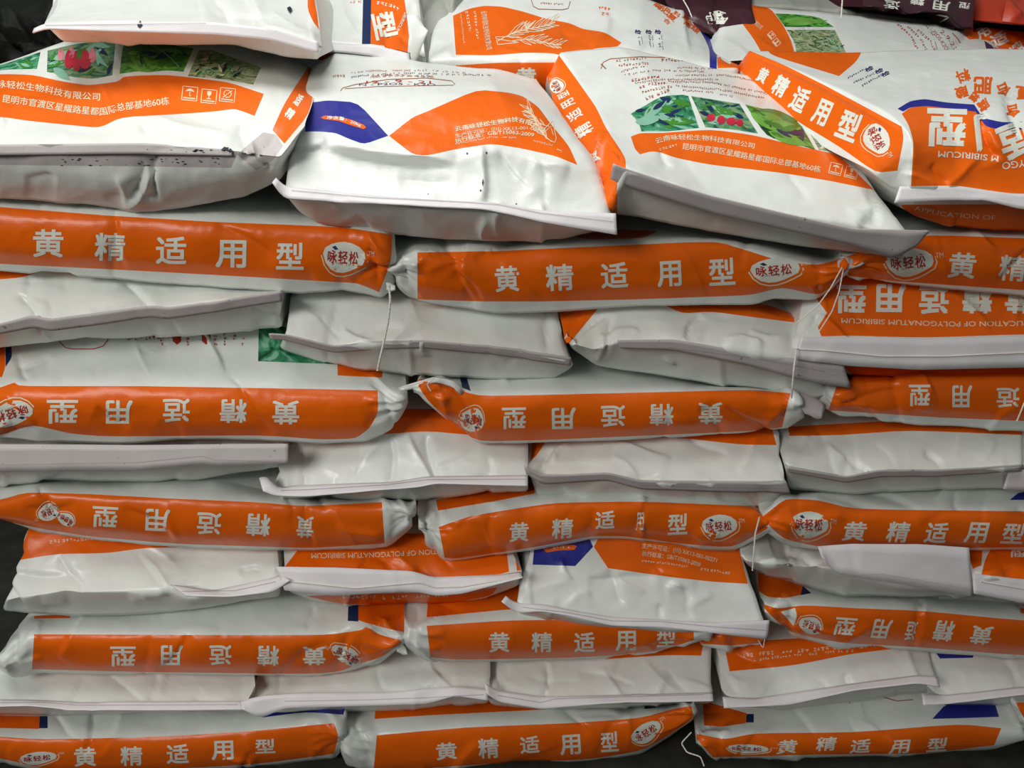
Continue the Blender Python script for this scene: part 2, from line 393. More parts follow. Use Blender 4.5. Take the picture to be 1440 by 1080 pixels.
STUFF = ('fine_print', 'ink_specks', 'stitching', 'picture_leaves', 'picture_berries', 'plant_drawing', 'badge_lettering', 'text_line', 'handling_symbols')
PANEL = {'white': 'white_stripe', 'orange': 'orange_panel', 'orange_print': 'orange_panel', 'blue': 'blue_panel', 'navy': 'navy_stripe', 'hem': 'bottom_hem', 'hemwhite': 'sewn_hem'}
def grid_faces(nr, nc, base=0):
    i = np.arange(nr-1)[:, None]*nc+np.arange(nc-1)[None]; a = i.ravel()+base
    return np.concatenate([np.stack([a, a+1, a+nc+1], 1), np.stack([a, a+nc+1, a+nc], 1)])
def sheet(rows, depths, thick=0.0022, seed=0, amp=0.35, ncre=2, creases=(), us_n=None, idx=False):
    """thin folded strip (a flap): closed solid"""
    w = max(np.ptp([q[0] for q in r]) for r in rows); n = us_n or int(np.clip(w/5, 8, 110)); us = np.linspace(0, 1, n)
    R = []
    for r, d in zip(rows, depths): p = row_cols(r, us, d, idx); R.append(unproj(p[:, 0], p[:, 1], p[:, 2]))
    G = spline(R, [False]*len(R), [4]*(len(R)-1)); G = wrinkle(G, seed, amp, ncre, creases)
    N = grid_normals(G); Bk = G-N*thick; nr, nc = G.shape[:2]
    V = np.concatenate([G.reshape(-1, 3), Bk.reshape(-1, 3)]); k = nr*nc; F = [grid_faces(nr, nc), grid_faces(nr, nc, k)[:, ::-1]]
    ring = list(range(nc))+[i*nc+nc-1 for i in range(1, nr)]+[(nr-1)*nc+j for j in range(nc-2, -1, -1)]+[i*nc for i in range(nr-2, 0, -1)]
    q = []
    for a, b in zip(ring, ring[1:]+ring[:1]): q += [(b, a, a+k), (b, a+k, b+k)]
    F.append(np.array(q)); F = np.concatenate(F); fr = np.zeros(len(F), bool); fr[:len(grid_faces(nr, nc))] = True
    t = Tri(V, F, fr); _orient(t); return t
def _orient(t):
    A = t.V[t.F]; n = np.cross(A[:, 1]-A[:, 0], A[:, 2]-A[:, 0]); f = t.front
    if ((n[f]*(CAM-A[f][:, 0])).sum(1) > 0).mean() < 0.5: t.F = t.F[:, ::-1].copy()

def bag(label, rows, depths, sharp=None, back=0.45, seed=1, amp=1.0, ncre=8, creases=(), paint=(), idx=False, bulge=0.0,
        flaps=(), prints=None, name='fertilizer_bag', base='white', round_=0.02, drop=0.0, under=0.03, group='filled fertilizer bags stacked in the wall', cat='bag', dens=3.2, tback=0.0):
    wpx = max(np.ptp([q[0] for q in r]) for r in rows); n = int(np.clip(wpx/dens, 24, 210)); us = np.linspace(0, 1, n)
    R = []; sh = []; sharp = sharp or [0]*len(rows)
    for r, d, s_ in zip(rows, depths, sharp):
        p = row_cols(r, us, d, idx); R.append(unproj(p[:, 0], p[:, 1], p[:, 2])); sh.append(s_)
    if bulge and len(R) >= 2:
        m = (R[-2]+R[-1])/2; m[:, 1] -= bulge; R.insert(len(R)-1, m); sh.insert(len(sh)-1, 0)
    ex = R[0][:, 0]; tL = np.abs(ex-ex[0]); tR = np.abs(ex-ex[-1])
    for t in (tL, tR):
        c = np.clip(1-t/max(round_, 1e-4), 0, 1); dy = round_*(1-np.sqrt(np.clip(1-c*c, 0, 1)))
        for Rk in R: Rk[:, 1] += dy
    cn = [int(np.clip(np.median(np.linalg.norm(project(R[i+1])-project(R[i]), axis=-1))/3.0, 3, 56)) for i in range(len(R)-1)]
    G = spline(R, sh, cn)
    G = wrinkle(G, seed, amp, ncre, creases)
    T0, B0 = G[0], G[-1]
    zt = T0[:, 2].mean(); zb = B0[:, 2].mean()
    t1 = T0+[0, 0.06, tback*0.3]; t2 = T0*[1, 0, 0]+np.stack([0*T0[:, 0], np.maximum(T0[:, 1]+0.12, back), T0[:, 2]*0.5+zt*0.5+tback-drop-0.012], -1)
    b1 = B0+[0, 0.05, 0.002]; b2 = B0*[1, 0, 0]+np.stack([0*B0[:, 0], np.maximum(B0[:, 1]+0.1, back), B0[:, 2]*0.5+zb*0.5+0.012], -1)
    mid = (t2+b2)/2+[0, 0.03, 0]; xc = B0[:, 0].mean()
    for q, sc in ((t1, .99), (b1, .99), (t2, .965), (b2, .965), (mid, .96)): q[:, 0] = xc+(q[:, 0]-xc)*sc
    GG = np.concatenate([mid[None], t2[None], t1[None], G, b1[None], b2[None], mid[None]]); nr, nc = GG.shape[:2]
    GG[..., 2] = np.maximum(GG[..., 2], -0.03); V = GG.reshape(-1, 3); F = grid_faces(nr, nc); rowi = np.concatenate([np.repeat(np.arange(nr-1), nc-1)]*2)
    fr = (rowi >= 2) & (rowi < nr-3)
    caps = []; Vx = [V]; k = len(V)
    for col in (0, nc-1):
        ring = GG[:, col]; Vx += [ring, ring.mean(0)[None]]; m = len(ring)
        for i in range(m-1): caps.append((k+i, k+i+1, k+m) if col == 0 else (k+i+1, k+i, k+m))
        k += m+1
    V = np.concatenate(Vx); F = np.concatenate([F, np.array(caps)]); fr = np.concatenate([fr, np.zeros(len(caps), bool)])
    body = Tri(V, F, fr); _orient(body); body.names = [base]
    lo = V.min(0); hi = V.max(0); origin = np.array([(lo[0]+hi[0])/2, (lo[1]+hi[1])/2, lo[2]])
    root = bpy.data.objects.new(name, None); COL.objects.link(root); root.location = origin; root.empty_display_size = 0.1
    root['label'] = label; root['category'] = cat
    if group: root['group'] = group
    for poly, mn in paint: body.paint(poly, mn)
    D = Decals(body)
    N = body.vnorm()
    for mi, mn in enumerate(body.names):
        sel = body.m == mi
        if not sel.any(): continue
        f = body.F[sel]; uq, inv = np.unique(f, return_inverse=True)
        mkmesh(PANEL.get(mn, 'picture') if mi else 'sack_body', body.V[uq], inv.reshape(-1, 3), mn, root, origin, N[uq])
    if prints: prints(D)
    D.build(root, origin)
    for fi, fl in enumerate(flaps):
        t = sheet(fl['rows'], fl['depths'], seed=seed*7+fi, amp=fl.get('amp', 0.35), ncre=fl.get('ncre', 2), creases=fl.get('creases', ()), idx=fl.get('idx', False), thick=fl.get('thick', 0.0022))
        nm = fl.get('name', 'seam_flap'); t.names = [fl.get('mat', 'hem')]
        for poly, mn in fl.get('paint', ()): t.paint(poly, mn)
        o = mkmesh(nm, t.V, t.F, t.names, root, origin, fm=t.m)
        if 'stitch' in fl or 'prints' in fl:
            D2 = Decals(t)
            for stp in fl.get('stitch', ()):
                if stp[2] != 'letter': D2.stroke(stp[0], 0.7, stp[2], 'stitching', 0.0012); continue
                pp = np.array(stp[0], float); xs = np.arange(min(pp[0, 0], pp[-1, 0]), max(pp[0, 0], pp[-1, 0]), 3.0); hp = []
                for x_, y_ in zip(xs, np.interp(xs, pp[:, 0], pp[:, 1])):
                    h_, n_, _i, _d = D2.bvh.ray_cast(Vector(CAM), Vector(ray(x_, y_)))
                    if h_ is not None: hp.append(np.array(h_)+(np.array(CAM)-np.array(h_))*0.0008)
                if len(hp) > 4: tube('sewing_thread', hp, 0.0011, 'thread', parent=root)
            if 'prints' in fl: fl['prints'](D2)
            D2.build(root, origin)
    return root

def tube(name, pts, r, m='thread', label=None, cat=None, parent=None, group=None, twist=True):
    """twisted two-ply thread through world points"""
    P = np.array(pts, float); t = np.r_[0, np.cumsum(np.linalg.norm(np.diff(P, axis=0), axis=1))]
    n = max(8, int(t[-1]/0.003)); u = np.linspace(0, t[-1], n); Q = np.stack([np.interp(u, t, P[:, k]) for k in range(3)], -1)
    for _ in range(3): Q[1:-1] = (Q[:-2]+2*Q[1:-1]+Q[2:])/4
    V = []; F = []; K = 5
    for ply in ((0, 1) if twist else (0,)):
        tg = np.gradient(Q, axis=0); tg /= np.linalg.norm(tg, axis=1, keepdims=True)+1e-12
        a = np.cross(tg, [0.3, 0.9, 0.1]); a /= np.linalg.norm(a, axis=1, keepdims=True)+1e-12; b = np.cross(tg, a)
        ph = u/0.0045*2*math.pi/2+ply*math.pi; C = Q+(a*np.cos(ph)[:, None]+b*np.sin(ph)[:, None])*r*(0.8 if twist else 0)
        k0 = len(V)
        for i in range(n):
            for k in range(K):
                an = 2*math.pi*k/K; V.append(C[i]+(a[i]*math.cos(an)+b[i]*math.sin(an))*r)
        for i in range(n-1):
            for k in range(K): F.append((k0+i*K+k, k0+i*K+(k+1) % K, k0+(i+1)*K+(k+1) % K, k0+(i+1)*K+k))
        F.append(tuple(k0+k for k in range(K))); F.append(tuple(k0+(n-1)*K+k for k in reversed(range(K))))
    V = np.array(V)
    if parent is not None: return mkmesh(name, V, F, m, parent, np.array(parent.location))
    o = mkmesh(name, V, F, m, None, V.min(0)); 
    if label: o['label'] = label; o['category'] = cat
    if group: o['group'] = group
    return o
# ------------------------------------------------------------ floor and building shell behind the stack
def slab(name, x0, x1, y0, y1, z0, z1, m, kind='structure'):
    V = [(x, y, z) for z in (z0, z1) for y in (y0, y1) for x in (x0, x1)]
    F = [(0, 2, 3, 1), (4, 5, 7, 6), (0, 1, 5, 4), (2, 6, 7, 3), (0, 4, 6, 2), (1, 3, 7, 5)]
    me = bpy.data.meshes.new(name); me.from_pydata(V, [], F); me.materials.append(MATS[m]); o = bpy.data.objects.new(name, me); COL.objects.link(o); o['kind'] = kind; return o
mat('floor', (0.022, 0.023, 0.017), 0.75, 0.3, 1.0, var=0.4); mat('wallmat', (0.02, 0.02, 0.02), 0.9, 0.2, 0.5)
slab('floor', -12, 12, -9, 3.4, -0.09, -0.032, 'floor')
slab('wall_back', -12, 12, 3.4, 3.5, -0.09, 3.6, 'wallmat')

CH = '黄精适用型'
def five(D, pts, w, h, rot=0, skew=0, m='letter', bold=0.02):
    for ch, p in zip(CH, pts):
        if p is None: continue
        ww = p[2] if len(p) > 2 else w; hh = p[3] if len(p) > 3 else h; r = p[4] if len(p) > 4 else rot
        D.char(ch, p[0], p[1], ww, hh, r, m, skew=skew, bold=bold)
def side(label, T, E, B, paint, pr, seed, **k):
    k.setdefault('depths', [0.10, 0.0, 0.028]); k.setdefault('bulge', 0.022); k.setdefault('back', 0.46)
    cr = list(k.pop('creases', ())); rs = random.Random(seed)
    for s_, i in ((1, 0), (-1, -1)):
        xe = E[i][0]; yt = E[i][1]; yb = B[i][1]; ym = (yt+yb)/2
        if 0 < xe < 1440:
            for q in range(5): cr.append((xe-2*s_, ym+rs.uniform(-6, 6), xe+s_*rs.uniform(35, 60), ym-34+q*17+rs.uniform(-5, 5), rs.choice([-4, 3.5, 4.5]), 2, rs.uniform(6, 10)))
    k['creases'] = cr
    return bag(label, [T, E, B], paint=paint, prints=pr, seed=seed, **k)
def end(label, T, Sm, B, paint, pr, seed, flap=None, **k):
    k.setdefault('depths', [0.08, -0.025, 0.058]); k.setdefault('sharp', [0, 1, 0]); k.setdefault('back', 0.66); k.setdefault('bulge', 0.0)
    fl = []
    if flap: fl = [dict(rows=flap[0], depths=flap[1] if len(flap) > 1 else [-0.027, -0.034], **(flap[2] if len(flap) > 2 else {}))]
    return bag(label, [T, Sm, B], paint=paint, prints=pr, seed=seed, flaps=fl, **k)

# =========================================================== bottom course (sides showing)
def p(D):
    five(D, [(120, 1064), (185, 1063), (250, 1060), (313, 1055), (373, 1049, 28, 20)], 31, 27, 2); D.badge(54, 1066, 52, 18, 6)
side('bag side with upright lettering at left of bottom row, blue patch on top',
     [(-60, 1000), (200, 997), (350, 992), (484, 988)], [(-60, 1032), (60, 1041), (230, 1036), (350, 1028), (484, 1012)],
     [(-60, 1070), (0, 1073), (90, 1092), (350, 1082), (470, 1064), (484, 1045)],
     [([(-70, 1030), (0, 1036), (60, 1040), (230, 1036), (350, 1028), (470, 1017), (476, 1035), (470, 1060), (350, 1076), (90, 1088), (0, 1066), (-70, 1060)], 'orange'),
      ([(-70, 1005), (56, 1007), (55, 1025), (-70, 1022)], 'orange'), ([(56, 1007), (67, 1007), (67, 1024), (55, 1024)], 'navy'),
      ([(368, 1009), (395, 990), (490, 980), (483, 1005), (430, 1001)], 'blue')], p, 901, creases=[(70, 1000, 110, 1040, -3, 3, 12)])
def p(D):
    five(D, [(628, 1056, 29, 24), (687, 1052), (745, 1047, 27, 24), (802, 1047), (857, 1043, 25, 28)], 29, 28, 4); D.badge(909, 1030, 46, 26, 32)
    D.micro([(800, 993), (838, 993)], 8, 'ink', 3)
side('bag side with upright lettering in middle of bottom course, tilted badge at its right end',
     [(478, 996), (530, 990), (780, 985), (900, 988), (978, 990)], [(480, 1020), (530, 1032), (650, 1022), (800, 1018), (900, 1010), (978, 992)],
     [(484, 1078), (530, 1092), (700, 1078), (830, 1072), (900, 1060), (950, 1030), (978, 1008)],
     [([(530, 1034), (650, 1023), (800, 1017), (900, 1010), (950, 996), (972, 993), (977, 1010), (930, 1040), (900, 1056), (830, 1068), (700, 1073), (525, 1086)], 'orange'),
      ([(528, 990), (780, 985), (779, 997), (700, 1001), (600, 1006), (527, 1011)], 'orange'), ([(908, 988), (925, 988), (923, 995), (906, 997)], 'navy')], p, 902,
     creases=[(500, 1000, 520, 1075, -4, 3, 9), (890, 1000, 880, 1050, 3, 3, 12)])
def p(D):
    five(D, [(1107, 1050), (1162, 1046), (1210, 1049), (1265, 1050), (1318, 1047)], 28, 19, 3, 0.25); D.badge(1052, 1053, 58, 13, -2)
    D.stroke([(1240, 980), (1262, 986), (1284, 984)], 1.2, 'red'); D.micro([(1190, 988), (1205, 988)], 9, 'brown', 5)
side('bag side with flattened lettering at right end of bottom course, blue patch on top',
     [(985, 1005), (1050, 995), (1250, 975), (1400, 980), (1440, 985)], [(982, 1035), (1060, 1030), (1200, 1030), (1350, 1018), (1440, 1024)],
     [(985, 1045), (1003, 1066), (1150, 1064), (1300, 1062), (1400, 1052), (1438, 1030)],
     [([(980, 1032), (1020, 1040), (1060, 1031), (1200, 1030), (1350, 1018), (1408, 1024), (1398, 1048), (1300, 1060), (1150, 1061), (1003, 1065), (980, 1040)], 'orange'),
      ([(988, 985), (1050, 1003), (1049, 1017), (1015, 1022), (990, 1020)], 'orange'), ([(1050, 1004), (1060, 1004), (1060, 1016), (1049, 1016)], 'navy'),
      ([(1311, 1011), (1332, 988), (1398, 986), (1405, 1008), (1350, 1010)], 'blue')], p, 903, creases=[(1020, 1000, 1010, 1060, -4, 3, 9), (1190, 1010, 1230, 1055, -2, 3, 9)])
side('sliver of orange bag at the right edge of the bottom course', [(1425, 975), (1620, 975)], [(1428, 990), (1620, 1000)], [(1432, 1030), (1620, 1045)],
     [([(1428, 988), (1630, 990), (1630, 1030), (1440, 1010)], 'orange')], None, 904)

# =========================================================== eighth course (ends)
end('white bag end at left of second-lowest course', [(-120, 940), (200, 938), (352, 942)], [(-120, 990), (40, 988), (100, 992), (200, 994), (345, 990), (356, 975)],
    [(-120, 1003), (70, 1006), (200, 1002), (356, 998)], [], None, 801, back=0.1, tback=-0.11,
    flap=([[(-120, 984), (40, 984), (100, 987), (340, 986)], [(-120, 998), (40, 992), (100, 998), (200, 999), (342, 998)]], [-0.025, -0.044], dict(mat='hemwhite', stitch=[([(-100, 989), (60, 988), (110, 992), (335, 991)], 0.8, 'stitchline')])),
    creases=[(220, 940, 215, 990, -3, 3, 10), (40, 985, 90, 940, 2, 3, 9)])
end('white bag end with pointed left hem tip, second in second-lowest course', [(362, 950), (450, 935), (560, 922), (690, 925)], [(350, 992), (400, 985), (540, 982), (620, 978), (640, 974), (690, 980)],
    [(362, 1002), (400, 1003), (600, 995), (690, 990)], [], None, 802,
    flap=([[(338, 985), (372, 978), (420, 975), (540, 974), (640, 965), (688, 970)], [(340, 997), (366, 1010), (400, 996), (530, 992), (600, 990), (640, 978), (686, 985)]], [-0.025, -0.046],
          dict(mat='hemwhite', stitch=[([(400, 986), (520, 984), (600, 981), (680, 977)], 0.8, 'stitchline')])),
    creases=[(400, 930, 385, 985, -4, 3, 8), (530, 925, 540, 975, -3, 2, 9), (600, 925, 640, 980, 3, 3, 12)])
def p(D): pass
end('white bag end with a deep vertical crease, third in second-lowest course', [(684, 945), (720, 928), (850, 918), (1000, 915)], [(684, 982), (760, 985), (900, 983), (1003, 980)],
    [(688, 990), (760, 998), (900, 993), (1003, 988)],
    [([(850, 927), (905, 910), (990, 900), (986, 922), (940, 921)], 'orange')], p, 803,
    flap=([[(682, 960), (700, 972), (760, 980), (1002, 974)], [(684, 975), (700, 987), (762, 997), (850, 989), (1003, 986)]], [-0.025, -0.046],
          dict(mat='hemwhite', stitch=[([(700, 978), (760, 988), (780, 983), (990, 977)], 0.8, 'stitchline')])),
    creases=[(772, 930, 765, 995, -7, 2, 6), (775, 930, 770, 990, 3, 3, 14), (900, 930, 960, 975, 2, 4, 14), (690, 940, 708, 975, -5, 3, 6)])
def p(D):
    D.micro([(1045, 922), (1100, 917), (1180, 911), (1240, 908)], 6, 'cream', 8); D.micro([(1060, 928), (1110, 922), (1200, 915)], 4, 'cream', 9)
end('white bag end with orange address band, third from right in second-lowest course', [(1012, 925), (1060, 905), (1180, 898), (1306, 905)], [(1018, 980), (1100, 985), (1200, 968), (1290, 956), (1322, 962)],
    [(1022, 990), (1100, 998), (1200, 985), (1324, 970)],
    [([(1020, 915), (1075, 900), (1180, 895), (1262, 908), (1262, 912), (1200, 919), (1115, 936), (1026, 944)], 'orange')], p, 804,
    flap=([[(1016, 980), (1060, 982), (1195, 962), (1290, 950), (1318, 952)], [(1018, 996), (1050, 994), (1110, 991), (1200, 971), (1290, 961), (1322, 966)]], [-0.027, -0.05], dict(mat='hemwhite')),
    creases=[(1190, 945, 1200, 970, -5, 2, 8), (1130, 945, 1170, 970, -2.5, 3, 9), (1020, 950, 1060, 960, 2, 3, 12)])
end('white bag end with dark blue corner on top, at right end of second-lowest course', [(1310, 905), (1400, 915), (1580, 920)], [(1310, 975), (1330, 980), (1440, 968), (1580, 965)],
    [(1312, 988), (1400, 990), (1580, 980)], [([(1306, 905), (1372, 912), (1368, 925), (1322, 926)], 'blue')], None, 805,
    flap=([[(1296, 975), (1330, 978), (1440, 966), (1580, 960)], [(1298, 992), (1335, 990), (1440, 977), (1580, 972)]], [-0.027, -0.05], dict(mat='hemwhite')),
    creases=[(1315, 930, 1330, 975, -4, 3, 8), (1425, 930, 1430, 975, -3, 3, 10)])

# =========================================================== seventh course (sides)
def p(D):
    five(D, [(442, 922, 32, 26), (377, 922), (310, 921), (242, 921), (173, 923, 36, 28)], 31, 28, 180); D.badge(487, 921, 46, 24, 150)
side('bag side with upside-down lettering at left of seventh course, right corner knotted', [(12, 900), (40, 868), (100, 862), (300, 848), (500, 843), (568, 845)],
     [(4, 920), (20, 898), (48, 892), (300, 893), (460, 892), (515, 880), (568, 893)], [(6, 932), (36, 945), (200, 949), (440, 951), (490, 944), (535, 932), (568, 906)],
     [([(48, 892), (300, 893), (460, 893), (508, 886), (514, 882), (560, 898), (566, 904), (535, 925), (500, 935), (480, 944), (440, 948), (200, 945), (45, 941)], 'orange'),
      ([(514, 879), (540, 881), (561, 892), (558, 899), (532, 892)], 'white'),
      ([(504, 840), (570, 838), (568, 889), (545, 884), (512, 875), (504, 872)], 'orange'), ([(490, 842), (504, 842), (504, 874), (489, 873)], 'navy'),
      ([(48, 866), (98, 864), (99, 869), (48, 870)], 'orange')], p, 701,
     creases=[(20, 880, 30, 930, -5, 3, 8), (440, 850, 436, 885, -3, 2, 8), (500, 880, 470, 945, -5, 3, 9), (345, 895, 380, 945, -2.5, 3, 8), (60, 875, 50, 900, 2, 3, 9), (515, 878, 565, 900, -4, 2, 6)],
     flaps=[dict(name='corner_knot', rows=[[(556, 906), (564, 903), (572, 912)], [(560, 916), (567, 922), (573, 920)]], depths=[0.0, -0.01], mat='white', thick=0.004)])
def p(D):
    five(D, [(702, 903), (762, 903), (822, 903), (880, 901), (937, 897, 27, 26)], 29, 28, 1)
side('bag side with upright lettering, middle of seventh course, under the bag with arrow print', [(568, 850), (600, 840), (700, 828), (860, 840), (1000, 860)],
     [(568, 880), (600, 880), (720, 872), (850, 872), (1000, 885)], [(570, 912), (600, 928), (640, 931), (800, 929), (900, 922), (960, 908), (1000, 900)],
     [([(600, 880), (720, 872), (850, 872), (975, 880), (976, 900), (930, 915), (860, 922), (800, 925), (640, 928), (605, 924)], 'orange'),
      ([(602, 835), (700, 822), (800, 825), (800, 850), (704, 858), (600, 868)], 'orange')], p, 702,
     creases=[(585, 850, 582, 920, -5, 3, 8), (840, 925, 975, 900, -3, 2, 9)])
side('dark red bag corner squeezed under the white hem tip, seventh course from top', [(978, 880), (1030, 872), (1075, 880)], [(980, 895), (1030, 886), (1076, 890)], [(985, 908), (1030, 910), (1070, 905)],
     [([(970, 880), (1080, 870), (1080, 903), (1030, 908), (980, 905)], 'orange')], None, 703, round_=0.005, depths=[0.08, 0.03, 0.04], bulge=0.005)
def p(D):
    five(D, [(1380, 893, 30, 26), (1327, 887, 28, 29), (1281, 887, 15, 27), (1240, 884, 26, 27), (1188, 881)], 30, 25, 176, 0.2); D.badge(1140, 879, 34, 24, 160)
side('bag side with slanted upside-down lettering at right of seventh course, split by a vertical fold', [(1066, 815), (1130, 820), (1180, 830), (1300, 838), (1460, 850), (1600, 852)],
     [(1074, 848), (1110, 848), (1130, 852), (1290, 858), (1440, 872), (1600, 880)], [(1078, 862), (1112, 893), (1180, 908), (1290, 914), (1440, 926), (1600, 930)],
     [([(1074, 850), (1094, 856), (1130, 851), (1200, 855), (1298, 859), (1440, 873), (1610, 880), (1610, 925), (1440, 922), (1290, 910), (1180, 904), (1110, 889), (1076, 858)], 'orange'),
      ([(1066, 805), (1130, 823), (1128, 836), (1106, 841), (1080, 840), (1066, 830)], 'orange'), ([(1129, 824), (1141, 834), (1126, 837)], 'navy'), ([(1098, 860), (1118, 855), (1121, 866), (1116, 880), (1107, 870)], 'white'),
      ([(1434, 855), (1470, 858), (1470, 868), (1436, 862)], 'orange')], p, 704,
     creases=[(1299, 840, 1285, 912, -8, 1.5, 9), (1302, 840, 1290, 912, 3, 4, 20), (1122, 850, 1100, 895, -5, 3, 8), (1080, 850, 1110, 890, -4, 3, 8)])

# =========================================================== sixth course (ends)
def p(D): D.micro([(70, 762), (120, 758), (190, 756)], 5, 'cream', 2)
end('white bag end with thin orange print above and dark grey underside, left of sixth course', [(38, 748), (100, 750), (250, 760), (388, 762)], [(6, 846), (90, 832), (115, 834), (230, 832), (265, 842), (392, 828)],
    [(4, 857), (100, 868), (180, 863), (300, 851), (392, 838)],
    [([(40, 744), (110, 745), (205, 755), (290, 764), (270, 769), (200, 771), (150, 778), (80, 779), (24, 788)], 'orange')], p, 601, round_=0.006,
    flap=([[(240, 822), (300, 830), (385, 812), (396, 808)], [(262, 838), (330, 838), (385, 832), (407, 816)]], [-0.026, -0.05], dict(mat='hemwhite', stitch=[([(255, 832), (330, 831), (388, 818)], 0.8, 'stitchline')])),
    creases=[(85, 780, 118, 832, -5, 3, 9), (240, 780, 200, 770, 2, 3, 8), (190, 782, 250, 840, -2.5, 3, 10), (200, 775, 240, 830, 2, 3, 14), (95, 840, 60, 850, 2, 3, 9), (20, 850, 100, 838, 2, 3, 9)])
def p(D):
    D.text('APPLICATION OF POLYGONATUM SIBIRICUM', [(655, 773), (600, 777), (520, 781), (438, 782)], 10); D.micro([(640, 836), (600, 838), (540, 840), (480, 838)], 6, 'cream', 4)
end('orange printed bag end with white stitched hem, second in sixth course', [(396, 775), (430, 760), (600, 755), (712, 768)], [(398, 815), (470, 822), (580, 822), (610, 830), (700, 822), (734, 812)],
    [(400, 828), (450, 848), (600, 851), (680, 840), (734, 820)],
    [([(400, 798), (425, 765), (430, 750), (640, 750), (712, 770), (716, 804), (700, 808), (610, 812), (580, 803), (470, 798)], 'orange'),
     ([(430, 838), (600, 833), (700, 826), (690, 838), (620, 851), (480, 850)], 'orange'), ([(723, 770), (740, 775), (740, 800), (727, 803)], 'orange')], p, 602,
    flap=([[(388, 797), (470, 798), (580, 803), (612, 813), (700, 808), (732, 804)], [(400, 830), (470, 838), (560, 832), (592, 833), (612, 838), (650, 835), (735, 812)]], [-0.026, -0.05],
          dict(name='sewn_hem', mat='hemwhite', amp=0.3, stitch=[([(402, 817), (500, 827), (590, 819), (612, 826), (650, 825), (733, 811)], 1.8, 'letter')])),
    creases=[(585, 800, 612, 812, -4, 3, 8), (590, 760, 640, 800, -3, 3, 9)])
def p(D):
    D.text('生产许可证：(川) XK13-001-00271', [(903, 767), (960, 775), (1008, 788)], 8, 'cream'); D.text('执行标准：GB/T15063-2009', [(903, 778), (950, 784), (985, 794)], 8, 'cream')
    D.micro([(902, 789), (940, 792), (967, 797)], 3.5, 'cream', 1, gap=0.05); D.micro([(985, 800), (1027, 806)], 4, 'cream', 2, gap=0.15)
    D.blob([(764, 772), (774, 767), (806, 766), (811, 768), (808, 773), (786, 774), (768, 777)], 'orange', 'badge'); D.micro([(778, 770), (804, 769)], 4, 'letter', 6, 'badge')
end('bag end with blue and orange arrow print, protruding white hem, middle of sixth course', [(748, 770), (830, 752), (940, 745), (1036, 760)], [(728, 852), (800, 868), (860, 880), (930, 884), (1000, 890), (1076, 880)],
    [(728, 868), (800, 880), (880, 885), (950, 890), (1074, 885)],
    [([(749, 794), (751, 770), (790, 755), (826, 750), (834, 769), (809, 796)], 'blue'), ([(835, 769), (848, 745), (1026, 742), (1040, 775), (1052, 821), (1000, 818), (940, 811), (855, 799)], 'orange')], p, 603,
    depths=[0.06, -0.05, 0.05], round_=0.008,
    flap=([[(712, 838), (725, 848), (760, 850), (800, 858), (860, 868), (930, 872), (1000, 876), (1082, 872)], [(706, 846), (726, 862), (762, 860), (800, 866), (860, 880), (930, 882), (1000, 890), (1079, 899)]], [-0.05, -0.064],
          dict(stitch=[([(735, 854), (800, 862), (860, 873), (928, 874), (1000, 881), (1078, 886)], 0.8, 'stitchline')], mat='hemwhite')),
    creases=[(855, 800, 880, 850, -5, 3, 10), (790, 850, 830, 830, 3, 3, 12), (935, 825, 960, 822, 5, 2, 8), (962, 825, 975, 870, -4, 3, 10), (925, 850, 938, 882, -4, 2, 6), (1000, 830, 970, 860, 3, 3, 12)])
end('white bag end with a large bright folded flap, fourth in sixth course', [(1068, 760), (1150, 765), (1355, 768)], [(1046, 790), (1100, 795), (1165, 800), (1260, 822), (1366, 830)], [(1050, 796), (1080, 809), (1180, 837), (1250, 836), (1366, 838)], [], None, 604,
    flap=([[(1150, 768), (1200, 765), (1290, 765), (1362, 770)], [(1158, 782), (1176, 805), (1230, 815), (1369, 839)]], [-0.02, -0.05], dict(mat='hemwhite', amp=0.8, ncre=4, stitch=[([(1190, 808), (1240, 807), (1366, 828)], 1.0, 'hem')])),
    creases=[(1100, 770, 1160, 800, -6, 3, 9), (1060, 790, 1150, 780, 3, 4, 12), (1180, 836, 1200, 815, 3, 3, 9)])
def p(D):
    D.char('型', 1432, 777, 24, 14, 180); D.micro([(1428, 790), (1470, 792)], 7, 'cream', 7)
end('orange printed bag end with white stitched hem at right edge of sixth course', [(1362, 770), (1400, 765), (1600, 768)], [(1366, 808), (1440, 818), (1600, 822)], [(1368, 832), (1440, 852), (1600, 856)],
    [([(1397, 765), (1610, 765), (1610, 820), (1440, 815), (1380, 808), (1386, 785)], 'orange'), ([(1358, 768), (1382, 770), (1380, 795), (1368, 800)], 'orange')], p, 605,
    flap=([[(1366, 806), (1440, 815), (1600, 818)], [(1370, 835), (1440, 848), (1600, 850)]], [-0.026, -0.05], dict(name='sewn_hem', mat='hemwhite', stitch=[([(1380, 818), (1440, 828), (1590, 832)], 1.8, 'letter')])))

